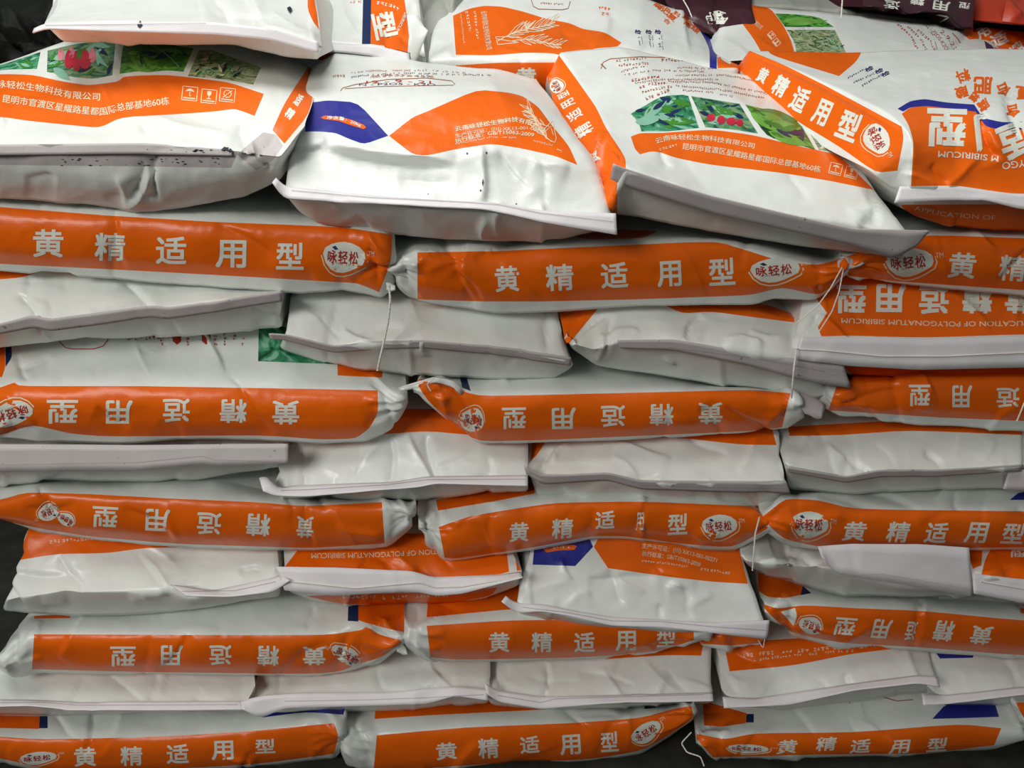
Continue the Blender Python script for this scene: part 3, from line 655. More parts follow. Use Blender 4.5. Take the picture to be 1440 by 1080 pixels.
# =========================================================== fifth course (sides)
def p(D):
    five(D, [(429, 741, 24, 30), (363, 738), (294, 736), (222, 731), (148, 727, 36, 29)], 34, 31, 177); D.badge(68, 720, 30, 24, 200); D.badge(93, 730, 26, 18, 150)
side('bag side with upside-down lettering at left of fifth course, badge crushed in a fold', [(-60, 685), (0, 678), (300, 670), (370, 688), (480, 700), (582, 704)],
     [(-60, 708), (0, 703), (50, 691), (130, 696), (240, 701), (480, 711), (584, 714)], [(-60, 722), (0, 730), (60, 750), (130, 758), (250, 768), (380, 772), (440, 774), (545, 768), (582, 740)],
     [([(-70, 712), (0, 703), (38, 692), (130, 695), (240, 701), (360, 706), (430, 712), (537, 706), (541, 764), (440, 771), (380, 769), (250, 765), (130, 755), (60, 744), (8, 733), (-70, 720)], 'orange'),
      ([(-70, 676), (20, 675), (48, 679), (0, 683), (-70, 690)], 'orange')], p, 501,
     creases=[(52, 688, 98, 745, -8, 2, 9), (430, 705, 438, 770, -5, 2, 7), (545, 712, 575, 735, -5, 3, 8), (235, 705, 250, 760, 2, 3, 12), (475, 715, 500, 765, 2, 3, 12)])
def p(D):
    five(D, [(730, 748, 27, 27), (791, 743, 30, 28), (851, 731, 27, 25), (900, 733, 11, 25), (953, 737, 28, 29)], 30, 28, 3, 0.08); D.badge(1012, 740, 50, 33, 4)
side('bag side with bent upright lettering in middle of fifth course, badge at its right', [(588, 700), (620, 698), (745, 683), (900, 692), (1000, 698), (1098, 715)],
     [(586, 730), (617, 742), (660, 727), (780, 709), (900, 706), (1040, 712), (1100, 728)], [(592, 768), (628, 787), (750, 774), (830, 758), (880, 758), (1030, 773), (1075, 752), (1100, 732)],
     [([(617, 741), (660, 726), (720, 716), (780, 707), (900, 705), (1040, 711), (1062, 711), (1098, 730), (1072, 748), (1030, 770), (960, 765), (880, 754), (830, 754), (750, 770), (640, 786), (625, 784)], 'orange'),
      ([(613, 703), (700, 688), (750, 680), (752, 694), (700, 704), (616, 718)], 'orange')], p, 502,
     creases=[(600, 700, 610, 780, -6, 3, 8), (835, 712, 830, 755, -3, 2, 8), (905, 706, 897, 755, -6, 1.5, 8), (660, 730, 700, 780, -3, 3, 9), (620, 735, 700, 725, 3, 3, 8), (1060, 712, 1080, 745, 3, 3, 9)])
def p(D):
    five(D, [(1202, 747, 32, 27), (1263, 748), (1317, 749), (1373, 749), (1425, 750)], 31, 29, -2, 0.22); D.badge(1139, 738, 52, 38, -3)
side('bag side with slanted upright lettering and clear badge at left, right end of fifth course', [(1095, 695), (1160, 690), (1250, 688), (1440, 682), (1600, 680)],
     [(1074, 724), (1100, 704), (1150, 703), (1200, 716), (1440, 720), (1600, 722)], [(1074, 732), (1100, 760), (1150, 773), (1250, 775), (1440, 773), (1600, 773)],
     [([(1073, 726), (1104, 701), (1150, 703), (1200, 716), (1440, 719), (1610, 721), (1610, 770), (1440, 770), (1250, 771), (1150, 769), (1102, 758), (1076, 734)], 'orange'),
      ([(1420, 703), (1436, 690), (1610, 686), (1610, 703)], 'blue')], p, 503,
     creases=[(1105, 702, 1120, 765, 2, 3, 12), (1340, 690, 1352, 720, -4, 3, 8), (1150, 700, 1240, 712, -3, 3, 7)])

# =========================================================== fourth course (ends)
end('dull white bag end with hanging hem at far left of fourth course', [(-120, 622), (200, 620), (392, 618)], [(-120, 655), (200, 652), (290, 645), (400, 645)], [(-120, 682), (130, 677), (280, 673), (345, 664), (400, 655)], [], None, 401,
    flap=([[(-120, 624), (200, 626), (405, 624)], [(-120, 664), (0, 664), (200, 661), (285, 652), (300, 655), (405, 652)]], [-0.03, -0.042], dict(mat='hem', stitch=[([(-100, 655), (190, 650), (285, 641), (300, 646), (400, 649)], 0.8, 'stitchline')])))
end('white bag end with several vertical pleats, second in fourth course', [(398, 628), (440, 612), (560, 585), (650, 590), (742, 620)], [(384, 690), (430, 692), (550, 682), (590, 678), (610, 675), (742, 678)], [(398, 702), (500, 706), (600, 699), (742, 690)],
    [([(510, 613), (555, 575), (640, 575), (665, 612), (600, 606)], 'orange')], None, 402, round_=0.008,
    flap=([[(364, 672), (376, 668), (390, 685), (430, 682), (550, 678), (600, 670), (742, 668)], [(370, 690), (384, 697), (430, 698), (548, 688), (590, 685), (612, 680), (742, 683)]], [-0.026, -0.05],
          dict(mat='hemwhite', stitch=[([(395, 690), (430, 689), (545, 682), (600, 675), (740, 674)], 0.8, 'stitchline')])),
    creases=[(425, 620, 428, 695, -5, 3, 9), (508, 615, 500, 685, -2.5, 3, 12), (552, 610, 550, 688, -5, 2, 8), (600, 610, 612, 682, -6, 3, 7), (690, 640, 685, 680, -2, 3, 10)])
end('clean white bag end with crumpled left corner, third in fourth course', [(748, 640), (765, 626), (850, 612), (960, 606), (1095, 612)], [(742, 665), (762, 676), (800, 671), (855, 669), (900, 678), (1000, 679), (1106, 679)], [(746, 672), (756, 701), (850, 706), (950, 711), (1060, 713), (1108, 695)],
    [([(905, 613), (960, 606), (1085, 600), (1092, 626), (1040, 625), (970, 617)], 'orange'), ([(744, 622), (768, 620), (755, 640), (746, 648)], 'orange')], None, 403, round_=0.008,
    flap=([[(737, 655), (758, 668), (800, 668), (855, 665), (900, 676), (1106, 678)], [(740, 667), (763, 682), (800, 679), (855, 675), (900, 688), (1000, 691), (1112, 695)]], [-0.028, -0.02],
          dict(stitch=[([(900, 682), (1000, 685), (1106, 687)], 0.8, 'stitchline')])),
    creases=[(775, 630, 760, 672, -6, 3, 7), (800, 622, 775, 650, 5, 2, 6), (860, 640, 900, 670, 2, 3, 12), (1095, 625, 1106, 680, -3, 3, 8), (1055, 690, 1065, 705, -3, 2, 6)])
end('white bag end under the dull red bag side, right end of fourth course', [(1112, 615), (1200, 604), (1300, 600), (1436, 606)], [(1106, 655), (1190, 672), (1250, 661), (1310, 664), (1438, 655)], [(1110, 690), (1200, 694), (1330, 690), (1438, 680)],
    [([(1108, 600), (1280, 590), (1445, 600), (1445, 612), (1280, 605), (1180, 612), (1110, 613)], 'orange')], None, 404, round_=0.008,
    flap=([[(1106, 658), (1190, 671), (1235, 662), (1310, 662), (1436, 654)], [(1108, 664), (1190, 679), (1240, 671), (1312, 671), (1436, 662)]], [-0.028, -0.02]),
    creases=[(1305, 630, 1325, 660, -5, 3, 9), (1312, 665, 1330, 688, -5, 3, 8), (1160, 620, 1200, 665, 2.5, 3, 14), (1230, 620, 1260, 655, -2, 3, 10), (1400, 620, 1380, 650, 2, 3, 10)])
end('corner of white bag end with lifted hem tip, right edge of fourth course', [(1442, 612), (1600, 610)], [(1444, 660), (1600, 662)], [(1446, 690), (1600, 690)], [], None, 405,
    flap=([[(1418, 664), (1440, 660), (1600, 660)], [(1411, 688), (1440, 690), (1600, 688)]], [-0.01, -0.03]))

# =========================================================== third course (sides)
def p(D):
    five(D, [(402, 580), (328, 578), (248, 577), (168, 579), (88, 579, 44, 33)], 38, 33, 180); D.badge(14, 582, 66, 34, 197)
    D.stroke([(82, 470), (83, 480), (92, 489), (102, 491), (132, 491), (145, 487), (152, 478), (152, 470)], 1.3, 'red')
    D.micro([(245, 474), (175, 475)], 7, 'red', 3)
    for x in (249, 290): D.blob([(x-6, 470), (x+6, 470), (x+6, 480), (x, 485), (x-6, 480)], 'red', 'lettering')
    for i, x in enumerate((228, 265, 303, 316, 330, 342)): D.micro([(x, 486), (x, 468)], 5, 'red', i)
side('bag side with upside-down lettering and wide top face showing, left of third course', [(-60, 490), (20, 488), (130, 466), (390, 452), (430, 478), (540, 508), (568, 520)],
     [(-60, 560), (0, 547), (25, 540), (200, 543), (440, 547), (530, 548), (570, 556)], [(-60, 615), (0, 614), (50, 622), (150, 622), (250, 619), (370, 619), (450, 622), (515, 618), (552, 602), (572, 572)],
     [([(-70, 562), (0, 545), (20, 538), (28, 543), (200, 543), (440, 547), (531, 549), (532, 580), (520, 602), (500, 617), (450, 618), (370, 612), (150, 614), (100, 610), (45, 597), (0, 613), (-70, 613)], 'orange'),
      ([(474, 500), (540, 508), (537, 531), (475, 528)], 'orange'), ([(-70, 480), (6, 482), (8, 515), (3, 530), (-70, 540)], 'orange'), ([(7, 480), (16, 484), (17, 502), (8, 516)], 'navy'),
      ([(364, 450), (420, 465), (470, 490), (469, 512), (363, 508)], 'pic_teal')], p, 301, depths=[0.14, 0.0, 0.015],
     creases=[(10, 545, 50, 600, 3, 4, 12), (335, 545, 385, 612, -3.5, 3, 9), (310, 510, 340, 545, -4, 3, 10), (225, 590, 260, 612, -2, 3, 8), (0, 612, 50, 596, -3, 3, 8), (535, 555, 560, 600, -5, 3, 8), (20, 495, 40, 535, -3, 3, 8)])
def p(D):
    five(D, [(999, 581), (930, 583), (862, 585), (793, 588), (723, 588)], 34, 30, 181); D.badge(664, 590, 34, 34, 170)
side('bag side with upside-down lettering and a twisted tied corner, middle of third course', [(598, 532), (640, 530), (700, 526), (840, 518), (950, 533), (1050, 545), (1122, 552)],
     [(588, 540), (640, 545), (677, 557), (860, 553), (1060, 548), (1125, 556)], [(592, 552), (630, 590), (672, 623), (760, 622), (900, 616), (1060, 609), (1110, 602), (1135, 580)],
     [([(583, 534), (600, 533), (638, 540), (655, 552), (680, 557), (860, 553), (1060, 548), (1112, 553), (1105, 578), (1100, 601), (1060, 606), (900, 613), (760, 619), (672, 621), (640, 600), (600, 562)], 'orange'),
      ([(646, 528), (656, 530), (662, 550), (650, 545)], 'navy')], p, 302,
     creases=[(640, 545, 670, 615, -5, 3, 9), (610, 540, 640, 590, 4, 3, 8), (1105, 560, 1100, 600, -4, 2, 7), (1110, 560, 1130, 595, 3, 2, 7)],
     flaps=[dict(name='tied_corner', rows=[[(560, 545), (575, 540), (610, 530), (645, 537), (652, 552)], [(563, 549), (578, 548), (612, 537), (640, 545), (648, 555)]], depths=[-0.005, -0.01], mat='white', thick=0.004),
            dict(name='torn_corner', rows=[[(1110, 555), (1130, 553), (1150, 560), (1162, 570)], [(1135, 580), (1142, 586), (1150, 590), (1155, 588)]], depths=[0.0, -0.015], mat='hem', thick=0.003)])
def p(D): five(D, [None, None, (1417, 559, 32, 28), (1353, 557), (1293, 556, 30, 30)], 28, 31, 180)
side('dull red bag side with upside-down lettering at right of third course', [(1170, 535), (1300, 522), (1440, 520), (1600, 520)], [(1168, 545), (1300, 530), (1440, 530), (1600, 530)], [(1158, 574), (1180, 586), (1300, 598), (1440, 606), (1600, 612)],
     [([(1185, 520), (1440, 515), (1610, 515), (1610, 600), (1440, 592), (1320, 587), (1165, 577), (1172, 555)], 'orange')], p, 303,
     flaps=[dict(name='lifted_corner', rows=[[(558, 577), (585, 575), (593, 590)], [(562, 585), (580, 592), (597, 592)]], depths=[0.03, 0.02])] if False else (), depths=[0.10, 0.02, 0.035])
# =========================================================== second course (ends)
end('grey-white bag end with smudged seam in shaded tone, left of second course', [(-120, 385), (60, 378), (150, 385), (300, 395), (394, 408)], [(-120, 466), (0, 457), (45, 446), (70, 450), (215, 432), (235, 434), (392, 412)], [(-120, 500), (0, 489), (70, 480), (120, 473), (200, 475), (270, 472), (394, 460)],
    [([(-130, 375), (40, 372), (60, 380), (30, 391), (-130, 402)], 'orange')], None, 201, round_=0.008,
    flap=([[(-120, 463), (0, 456), (45, 444), (70, 449), (215, 430), (235, 433), (396, 410)], [(-120, 474), (0, 470), (50, 460), (70, 466), (215, 446), (235, 449), (397, 424)]], [-0.028, -0.02]),
    creases=[(25, 415, 60, 450, -6, 3, 8), (60, 455, 75, 478, 5, 3, 8), (170, 395, 220, 430, -5, 2, 10), (220, 435, 260, 470, -3, 3, 10), (0, 410, 90, 400, 2, 4, 12)])
end('long white bag end with grey shaded lower half, second in second course', [(410, 420), (430, 410), (540, 418), (700, 430), (785, 440)], [(400, 474), (470, 488), (530, 482), (595, 480), (700, 490), (800, 508)], [(392, 490), (450, 507), (530, 519), (620, 528), (700, 531), (780, 531), (805, 515)], [], None, 202, round_=0.012,
    flap=([[(378, 470), (400, 471), (470, 488), (530, 481), (595, 479), (700, 489), (803, 503)], [(380, 477), (400, 479), (470, 497), (530, 492), (595, 489), (700, 500), (803, 514)]], [-0.028, -0.018], dict(stitch=[([(600, 485), (700, 495), (790, 508)], 0.8, 'stitchline')])),
    creases=[(593, 478, 600, 500, 4, 3, 7), (710, 492, 725, 505, -4, 3, 7), (420, 430, 480, 480, 2, 4, 14), (770, 440, 768, 500, -2, 3, 9), (480, 500, 520, 520, 2, 3, 9)])
end('white bag end with crumpled bright corner over orange gusset, third in second course', [(788, 445), (840, 428), (930, 428), (1000, 432), (1060, 436), (1126, 450)], [(795, 480), (836, 492), (870, 480), (945, 478), (1107, 503), (1130, 510)], [(797, 488), (838, 514), (950, 531), (1050, 546), (1140, 560), (1168, 552)],
    [([(784, 438), (800, 430), (845, 428), (836, 440), (797, 487), (786, 450)], 'orange'), ([(925, 425), (1065, 424), (1130, 446), (1122, 454), (1060, 446), (1000, 438), (960, 441)], 'orange')], None, 203, depths=[0.07, -0.025, 0.05],
    flap=([[(868, 479), (945, 478), (1060, 496), (1107, 503), (1186, 514)], [(872, 490), (945, 492), (1060, 515), (1110, 530), (1152, 540), (1197, 545)]], [-0.028, -0.024], dict(ncre=3, stitch=[([(940, 488), (1060, 503), (1160, 522)], 0.8, 'stitchline')])),
    creases=[(850, 437, 800, 490, -7, 2, 7), (865, 445, 845, 505, -5, 2, 6), (840, 470, 900, 465, 4, 3, 8), (960, 475, 985, 440, -4, 2, 10), (1020, 440, 985, 480, -2, 3, 10), (940, 500, 945, 512, 4, 2, 5), (838, 510, 850, 470, 4, 2, 7)])
def p(D):
    for ch, x, y in (('型', 1197, 421), ('用', 1253, 419), ('适', 1313, 422), ('精', 1374, 421), ('黄', 1434, 421)): D.char(ch, x, y, 42, 40, 179, bold=0.03)
    D.text('APPLICATION OF POLYGONATUM SIBIRICUM', [(1462, 455), (1330, 456), (1183, 451)], 10)
end('orange printed bag end with upside-down lettering over white stitched hem, second course', [(1140, 402), (1180, 388), (1300, 390), (1450, 395), (1600, 398)], [(1120, 495), (1200, 500), (1300, 500), (1440, 498), (1600, 498)], [(1124, 508), (1200, 527), (1290, 533), (1440, 532), (1600, 532)],
    [([(1160, 385), (1610, 380), (1610, 470), (1440, 470), (1300, 475), (1200, 472), (1155, 473), (1150, 460), (1163, 440), (1148, 420)], 'orange'), ([(1186, 515), (1610, 515), (1610, 540), (1290, 535), (1200, 530)], 'orange')], p, 204,
    flap=([[(1126, 474), (1160, 474), (1240, 474), (1300, 477), (1440, 472), (1600, 472)], [(1118, 505), (1200, 515), (1290, 520), (1440, 517), (1600, 517)]], [-0.026, -0.038],
          dict(name='sewn_hem', mat='hemwhite', stitch=[([(1122, 491), (1160, 493), (1240, 501), (1330, 501), (1440, 496), (1590, 496)], 2.0, 'letter')])),
    creases=[(1150, 440, 1130, 480, -4, 3, 8), (1165, 400, 1158, 440, 3, 3, 8), (1190, 420, 1230, 470, -1.5, 3, 10), (1380, 500, 1440, 485, 2, 3, 9)])

# =========================================================== first course (sides)
def p(D):
    five(D, [(68, 342), (155, 347), (241, 352), (325, 357), (408, 360, 39, 38)], 43, 39, -1); D.badge(484, 362, 60, 44, -4)
side('bag side with large upright lettering and badge at left of topmost side course', [(-60, 270), (150, 278), (300, 286), (440, 300), (552, 322)], [(-60, 290), (150, 305), (300, 313), (480, 322), (552, 333)], [(-60, 378), (0, 381), (130, 391), (300, 404), (420, 414), (480, 406), (515, 412), (537, 418), (552, 400)],
     [([(-70, 287), (0, 291), (150, 303), (300, 312), (480, 319), (552, 330), (550, 365), (541, 392), (533, 411), (515, 403), (500, 398), (460, 396), (380, 391), (200, 381), (0, 371), (-70, 368)], 'orange')], p, 101,
     creases=[(525, 340, 530, 400, -6, 3, 7), (478, 390, 440, 398, 3, 3, 9), (510, 330, 540, 350, 3, 3, 8)],
     flaps=[dict(name='corner_knot', rows=[[(543, 398), (549, 396), (555, 402)], [(545, 406), (549, 409), (556, 407)]], depths=[0.0, -0.01], mat='white', thick=0.004)])
def p(D):
    five(D, [(713, 392, 34, 36), (787, 390, 39, 37), (864, 387, 38, 36), (941, 385, 34, 36), (1015, 382)], 37, 38, 3); D.badge(1090, 380, 70, 34, 5)
side('bag side with upright lettering in middle of topmost side course, tied corner at right', [(548, 345), (600, 335), (800, 330), (960, 330), (1060, 340), (1150, 358), (1190, 366)], [(548, 368), (587, 356), (700, 353), (960, 342), (1040, 345), (1100, 361), (1150, 371), (1192, 370)],
     [(550, 402), (575, 421), (640, 433), (700, 441), (800, 436), (900, 430), (990, 427), (1060, 427), (1085, 419), (1145, 421), (1168, 408), (1192, 376)],
     [([(587, 355), (700, 353), (960, 341), (1010, 340), (1050, 352), (1100, 368), (1150, 373), (1188, 362), (1196, 374), (1168, 405), (1150, 415), (1100, 404), (1060, 414), (1035, 416), (893, 421), (760, 424), (680, 424), (587, 421)], 'orange'),
      ([(800, 331), (870, 322), (925, 325), (905, 335), (830, 337)], 'orange')], p, 102,
     creases=[(552, 380, 580, 350, -4, 3, 8), (575, 365, 570, 410, -5, 3, 7), (640, 380, 680, 422, -4, 3, 10), (600, 362, 655, 368, 3, 2, 8), (660, 355, 600, 385, 2, 3, 8), (1150, 370, 1155, 412, -4, 3, 8), (955, 345, 1000, 420, 1.5, 3, 14)],
     flaps=[dict(name='tied_corner', rows=[[(1178, 366), (1188, 362), (1205, 364), (1214, 365)], [(1180, 376), (1190, 380), (1205, 374), (1212, 367)]], depths=[-0.002, -0.012], mat='hem', thick=0.004)])
def p(D):
    five(D, [(1353, 373, 38, 36), (1424, 377, 38, 36), (1495, 380), None, None], 36, 36, -3, 0.08); D.badge(1279, 369, 68, 40, 4)
side('bag side with badge before upright lettering at right of topmost side course', [(1188, 345), (1300, 318), (1440, 312), (1600, 312)], [(1188, 362), (1240, 350), (1300, 331), (1440, 336), (1600, 340)], [(1190, 384), (1210, 390), (1280, 401), (1380, 411), (1440, 418), (1600, 425)],
     [([(1186, 362), (1240, 345), (1300, 330), (1440, 335), (1610, 340), (1610, 420), (1440, 408), (1250, 395), (1193, 388)], 'orange')], p, 103, depths=[0.10, 0.015, 0.03])
# =========================================================== top layer
def icons(D, L, s, rot):
    for x, y in L:
        a = math.radians(rot); h = s/2
        q = lambda u, v: (x+u*h*math.cos(a)-v*h*math.sin(a), y-(u*h*math.sin(a)+v*h*math.cos(a)))
        D.stroke([q(-1, -.9), q(1, -.9), q(1, .9), q(-1, .9)], 1.1, 'cream', 'handling_symbols', closed=True)
        D.stroke([q(-.8, -.62), q(.8, -.62)], 1.6, 'cream', 'handling_symbols')
        k = L.index((x, y))
        if k == 0:      # keep dry: umbrella
            D.blob([q(-.6, .25), q(-.4, .55), q(0, .7), q(.4, .55), q(.6, .25), q(0, .35)], 'cream', 'handling_symbols'); D.stroke([q(0, .3), q(0, -.3), q(.2, -.3)], 1.0, 'cream', 'handling_symbols')
        elif k == 1:    # fragile: goblet
            D.blob([q(-.3, .7), q(.3, .7), q(.25, .2), q(0, .05), q(-.25, .2)], 'cream', 'handling_symbols'); D.stroke([q(0, .1), q(0, -.3)], 1.2, 'cream', 'handling_symbols'); D.stroke([q(-.3, -.32), q(.3, -.32)], 1.2, 'cream', 'handling_symbols')
        else:           # no hooks: ring and stroke
            D.stroke([q(.5*math.cos(t), .15+.5*math.sin(t)) for t in np.linspace(0, 6, 10)], 1.0, 'cream', 'handling_symbols', closed=True); D.stroke([q(-.6, -.4), q(.6, .65)], 1.0, 'cream', 'handling_symbols')
def leafshape(D, x, y, L, W, rot, m, part='picture_leaves', off=0.0006):
    a = math.radians(rot); pts = []
    for t in np.linspace(0, 1, 9): pts.append((t, math.sin(math.pi*t**0.8)*0.5))
    for t in np.linspace(0.9, 0.1, 7): pts.append((t, -math.sin(math.pi*t**0.8)*0.5))
    D.blob([(x+u*L*math.cos(a)-v*W*math.sin(a), y-(u*L*math.sin(a)+v*W*math.cos(a))) for u, v in pts], m, part, off)
def foliage(D, poly, n, seed, L, ms=('leaf', 'leaflight', 'leaf', 'mint'), ang=0):
    rs = random.Random(seed); xs = [q[0] for q in poly]; ys = [q[1] for q in poly]; k = 0
    for _ in range(n*12):
        x, y = rs.uniform(min(xs), max(xs)), rs.uniform(min(ys), max(ys)); l = rs.uniform(.5, 1)*L; r = ang+rs.gauss(0, 35)+(180 if rs.random() < .4 else 0)
        ex, ey = x+l*math.cos(math.radians(r)), y-l*math.sin(math.radians(r)); sx, sy = (ex-x)*.5, (ey-y)*.5; w_ = l*rs.uniform(.18, .32)
        if all(inside(poly, u, v) for u, v in ((x, y), (ex, ey), (x+sx-sy*.4, y+sy+sx*.4), (x+sx+sy*.4, y+sy-sx*.4))):
            leafshape(D, x, y, l, w_, r, rs.choice(ms), off=0.0004+0.00002*k); k += 1
            if k >= n: break
def sprig(D, x, y, L, rot, n, m='cream', sd=1, wd=0.9):
    rs = random.Random(sd); a = math.radians(rot); q = lambda u, v: (x+u*math.cos(a)-v*math.sin(a), y-(u*math.sin(a)+v*math.cos(a)))
    st = [(L*t, 3*math.sin(t*5)) for t in np.linspace(0, 1, 9)]; D.stroke([q(*s_) for s_ in st], wd*1.3, m, 'plant_drawing')
    for i in range(n):
        t = 0.15+0.8*i/n; u, v = L*t, 3*math.sin(t*5); sg = 1 if i % 2 else -1; l = L*rs.uniform(.18, .32)
        D.stroke([q(u, v), q(u+l*.5, v+sg*l*.28), q(u+l, v+sg*l*.4)], wd, m, 'plant_drawing'); D.stroke([q(u, v), q(u+l*.45, v+sg*l*.08), q(u+l, v+sg*l*.4)], wd*.7, m, 'plant_drawing')

# ---- A1
def p(D):
    D.text('云南咏轻松生物科技有限公司', [(-30, 112), (-5, 118), (30, 121), (60, 125), (100, 134), (141, 137)], 11.5)
    D.text('昆明市官渡区星耀路星都国际总部基地60栋', [(4, 139), (60, 147), (100, 154), (145, 158), (170, 151), (200, 147), (238, 142)], 12)
    icons(D, [(267, 132), (294, 136), (320, 134)], 21, -6)
    D.char('适', 420, 141, 9, 17, -35, bold=0.03); D.char('精', 408, 160, 12, 15, -35, bold=0.03)
    for i, (x, y, l, w_, r) in enumerate([(75, 84, 40, 12, 20), (120, 66, 44, 9, -42), (130, 62, 26, 8, -10), (75, 96, 30, 12, -35)]): leafshape(D, x, y, l, w_, r, 'mint')
    foliage(D, [(168, 104), (173, 62), (184, 54), (272, 68), (258, 101), (238, 99), (195, 100)], 26, 5, 34, ('leaf', 'leaflight', 'leaf', 'navy'), -10); foliage(D, [(66, 101), (67, 71), (110, 61), (163, 55), (158, 106), (130, 111), (100, 108)], 16, 6, 26, ('leaf', 'mint', 'navy'), 30); foliage(D, [(264, 107), (280, 70), (300, 71), (367, 95), (356, 119), (320, 112)], 20, 7, 16, ('leaf', 'black', 'cream', 'leaf'), 20); foliage(D, [(0, 98), (52, 97), (57, 73), (30, 82)], 8, 8, 18, ('leaf', 'mint'))
    for x, y, w_, h, m in [(86, 76, 9, 20, 'berrylight'), (97, 84, 12, 27, 'berry'), (108, 86, 12, 30, 'berry'), (120, 84, 15, 28, 'berry'), (130, 78, 10, 22, 'berrylight'), (101, 74, 8, 16, 'berrylight'), (112, 76, 7, 16, 'leaf')]:
        D.blob([(x+w_/2*math.cos(t)*(1-.25*math.sin(t)), y-h/2*math.sin(t)) for t in np.linspace(0, 2*math.pi, 12, endpoint=False)], m, 'picture_berries', 0.0009)
    for x, y, l, w_, r, m in [(178, 90, 60, 18, -6, 'leaflight'), (182, 70, 70, 14, 6, 'leaf'), (190, 82, 60, 12, 12, 'leaflight'), (205, 98, 50, 14, 14, 'leaf'), (230, 82, 34, 10, 30, 'leaflight')]: leafshape(D, x, y, l, w_, r, m)
    D.stroke([(205, 60), (225, 70), (240, 82), (252, 95)], 1.4, 'mint', 'picture_leaves', 0.0012)
    rs = random.Random(4)
    for i in range(16):
        x, y = rs.uniform(275, 340), rs.uniform(82, 106); D.stroke([(x, y), (x+rs.uniform(4, 14), y+rs.uniform(-8, 8)), (x+rs.uniform(8, 20), y+rs.uniform(-9, 9))], 1.0, rs.choice(['black', 'leaf', 'mint', 'leaf']), 'picture_leaves')
    D.micro([(128, 50), (165, 47), (200, 48)], 3, 'brown', 2); D.micro([(90, 57), (105, 54)], 3, 'brown', 2)
    rs = random.Random(9)
    for i in range(80):
        x = rs.uniform(85, 330); y = 212+rs.uniform(-2, 3) if i % 2 else 222+rs.uniform(0, 11); s_ = rs.uniform(.4, 1.9)
        if i % 2: s_ *= 1.3
        D.blob([(x-s_*1.8, y), (x, y-s_*.6), (x+s_*1.8, y), (x, y+s_*.6)], 'black', 'ink_specks', 0.0032 if y < 217 else 0.0006)
bag('large white bag with plant pictures and orange address band at left of top layer',
    [[(-110, 150), (0, 92), (100, 56), (200, 42), (300, 46), (400, 76), (440, 98)], [(-110, 175), (0, 140), (140, 146), (200, 140), (370, 134), (438, 140)],
     [(-110, 205), (0, 205), (200, 203), (330, 212), (395, 220), (425, 180)], [(-110, 240), (0, 240), (180, 255), (330, 245), (390, 236), (412, 205)], [(-110, 270), (0, 279), (120, 287), (178, 299), (260, 291), (340, 276), (395, 252), (408, 225)]],
    [0.50, 0.12, -0.07, -0.055, 0.0], sharp=[0, 0, 1, 0, 0], seed=11, amp=1.1, back=0.6, tback=-0.10, under=0.0, paint=[
     ([(-120, 110), (0, 104), (45, 105), (90, 115), (125, 120), (165, 115), (175, 107), (235, 105), (320, 115), (371, 132), (358, 163), (345, 158), (330, 153), (300, 157), (240, 161), (170, 165), (140, 180), (90, 175), (40, 170), (0, 164), (-120, 160)], 'orange_print'),
     ([(436, 90), (445, 110), (435, 160), (400, 202), (383, 183), (400, 145)], 'orange'),
     ([(-120, 120), (0, 98), (52, 97), (57, 73), (0, 92)], 'pic_teal'), ([(66, 101), (67, 71), (110, 61), (163, 55), (158, 106), (130, 111), (100, 108)], 'pic_berry'),
     ([(168, 104), (173, 62), (184, 54), (272, 68), (258, 101), (238, 99), (195, 100)], 'pic_green'), ([(264, 107), (280, 70), (300, 71), (367, 95), (356, 119), (320, 112)], 'pic_field'),
     ([(-120, 203), (200, 203), (335, 213), (325, 236), (200, 234), (0, 232), (-120, 230)], 'hem'), ([(333, 217), (370, 186), (388, 189), (398, 205), (385, 225), (360, 240)], 'hem')], prints=p,
    flaps=[dict(rows=[[(-110, 202), (0, 203), (200, 201), (216, 202), (326, 210)], [(-110, 217), (0, 218), (200, 216), (216, 217), (326, 219)]], depths=[-0.072, -0.075], mat='hem', thick=0.0025, amp=0.2, ncre=1)],
    creases=[(215, 205, 222, 280, -7, 2, 10), (178, 296, 215, 245, 6, 3, 12), (178, 296, 165, 245, 3, 3, 10), (215, 275, 180, 270, -3, 3, 8), (343, 170, 342, 210, -8, 2, 7),
             (200, 175, 225, 200, -4, 3, 12), (210, 165, 330, 195, 4, 8, 18), (340, 215, 385, 235, -5, 3, 8), (355, 200, 372, 240, 5, 2, 8), (140, 120, 175, 175, 3, 6, 12), (395, 190, 340, 230, -4, 3, 9)])
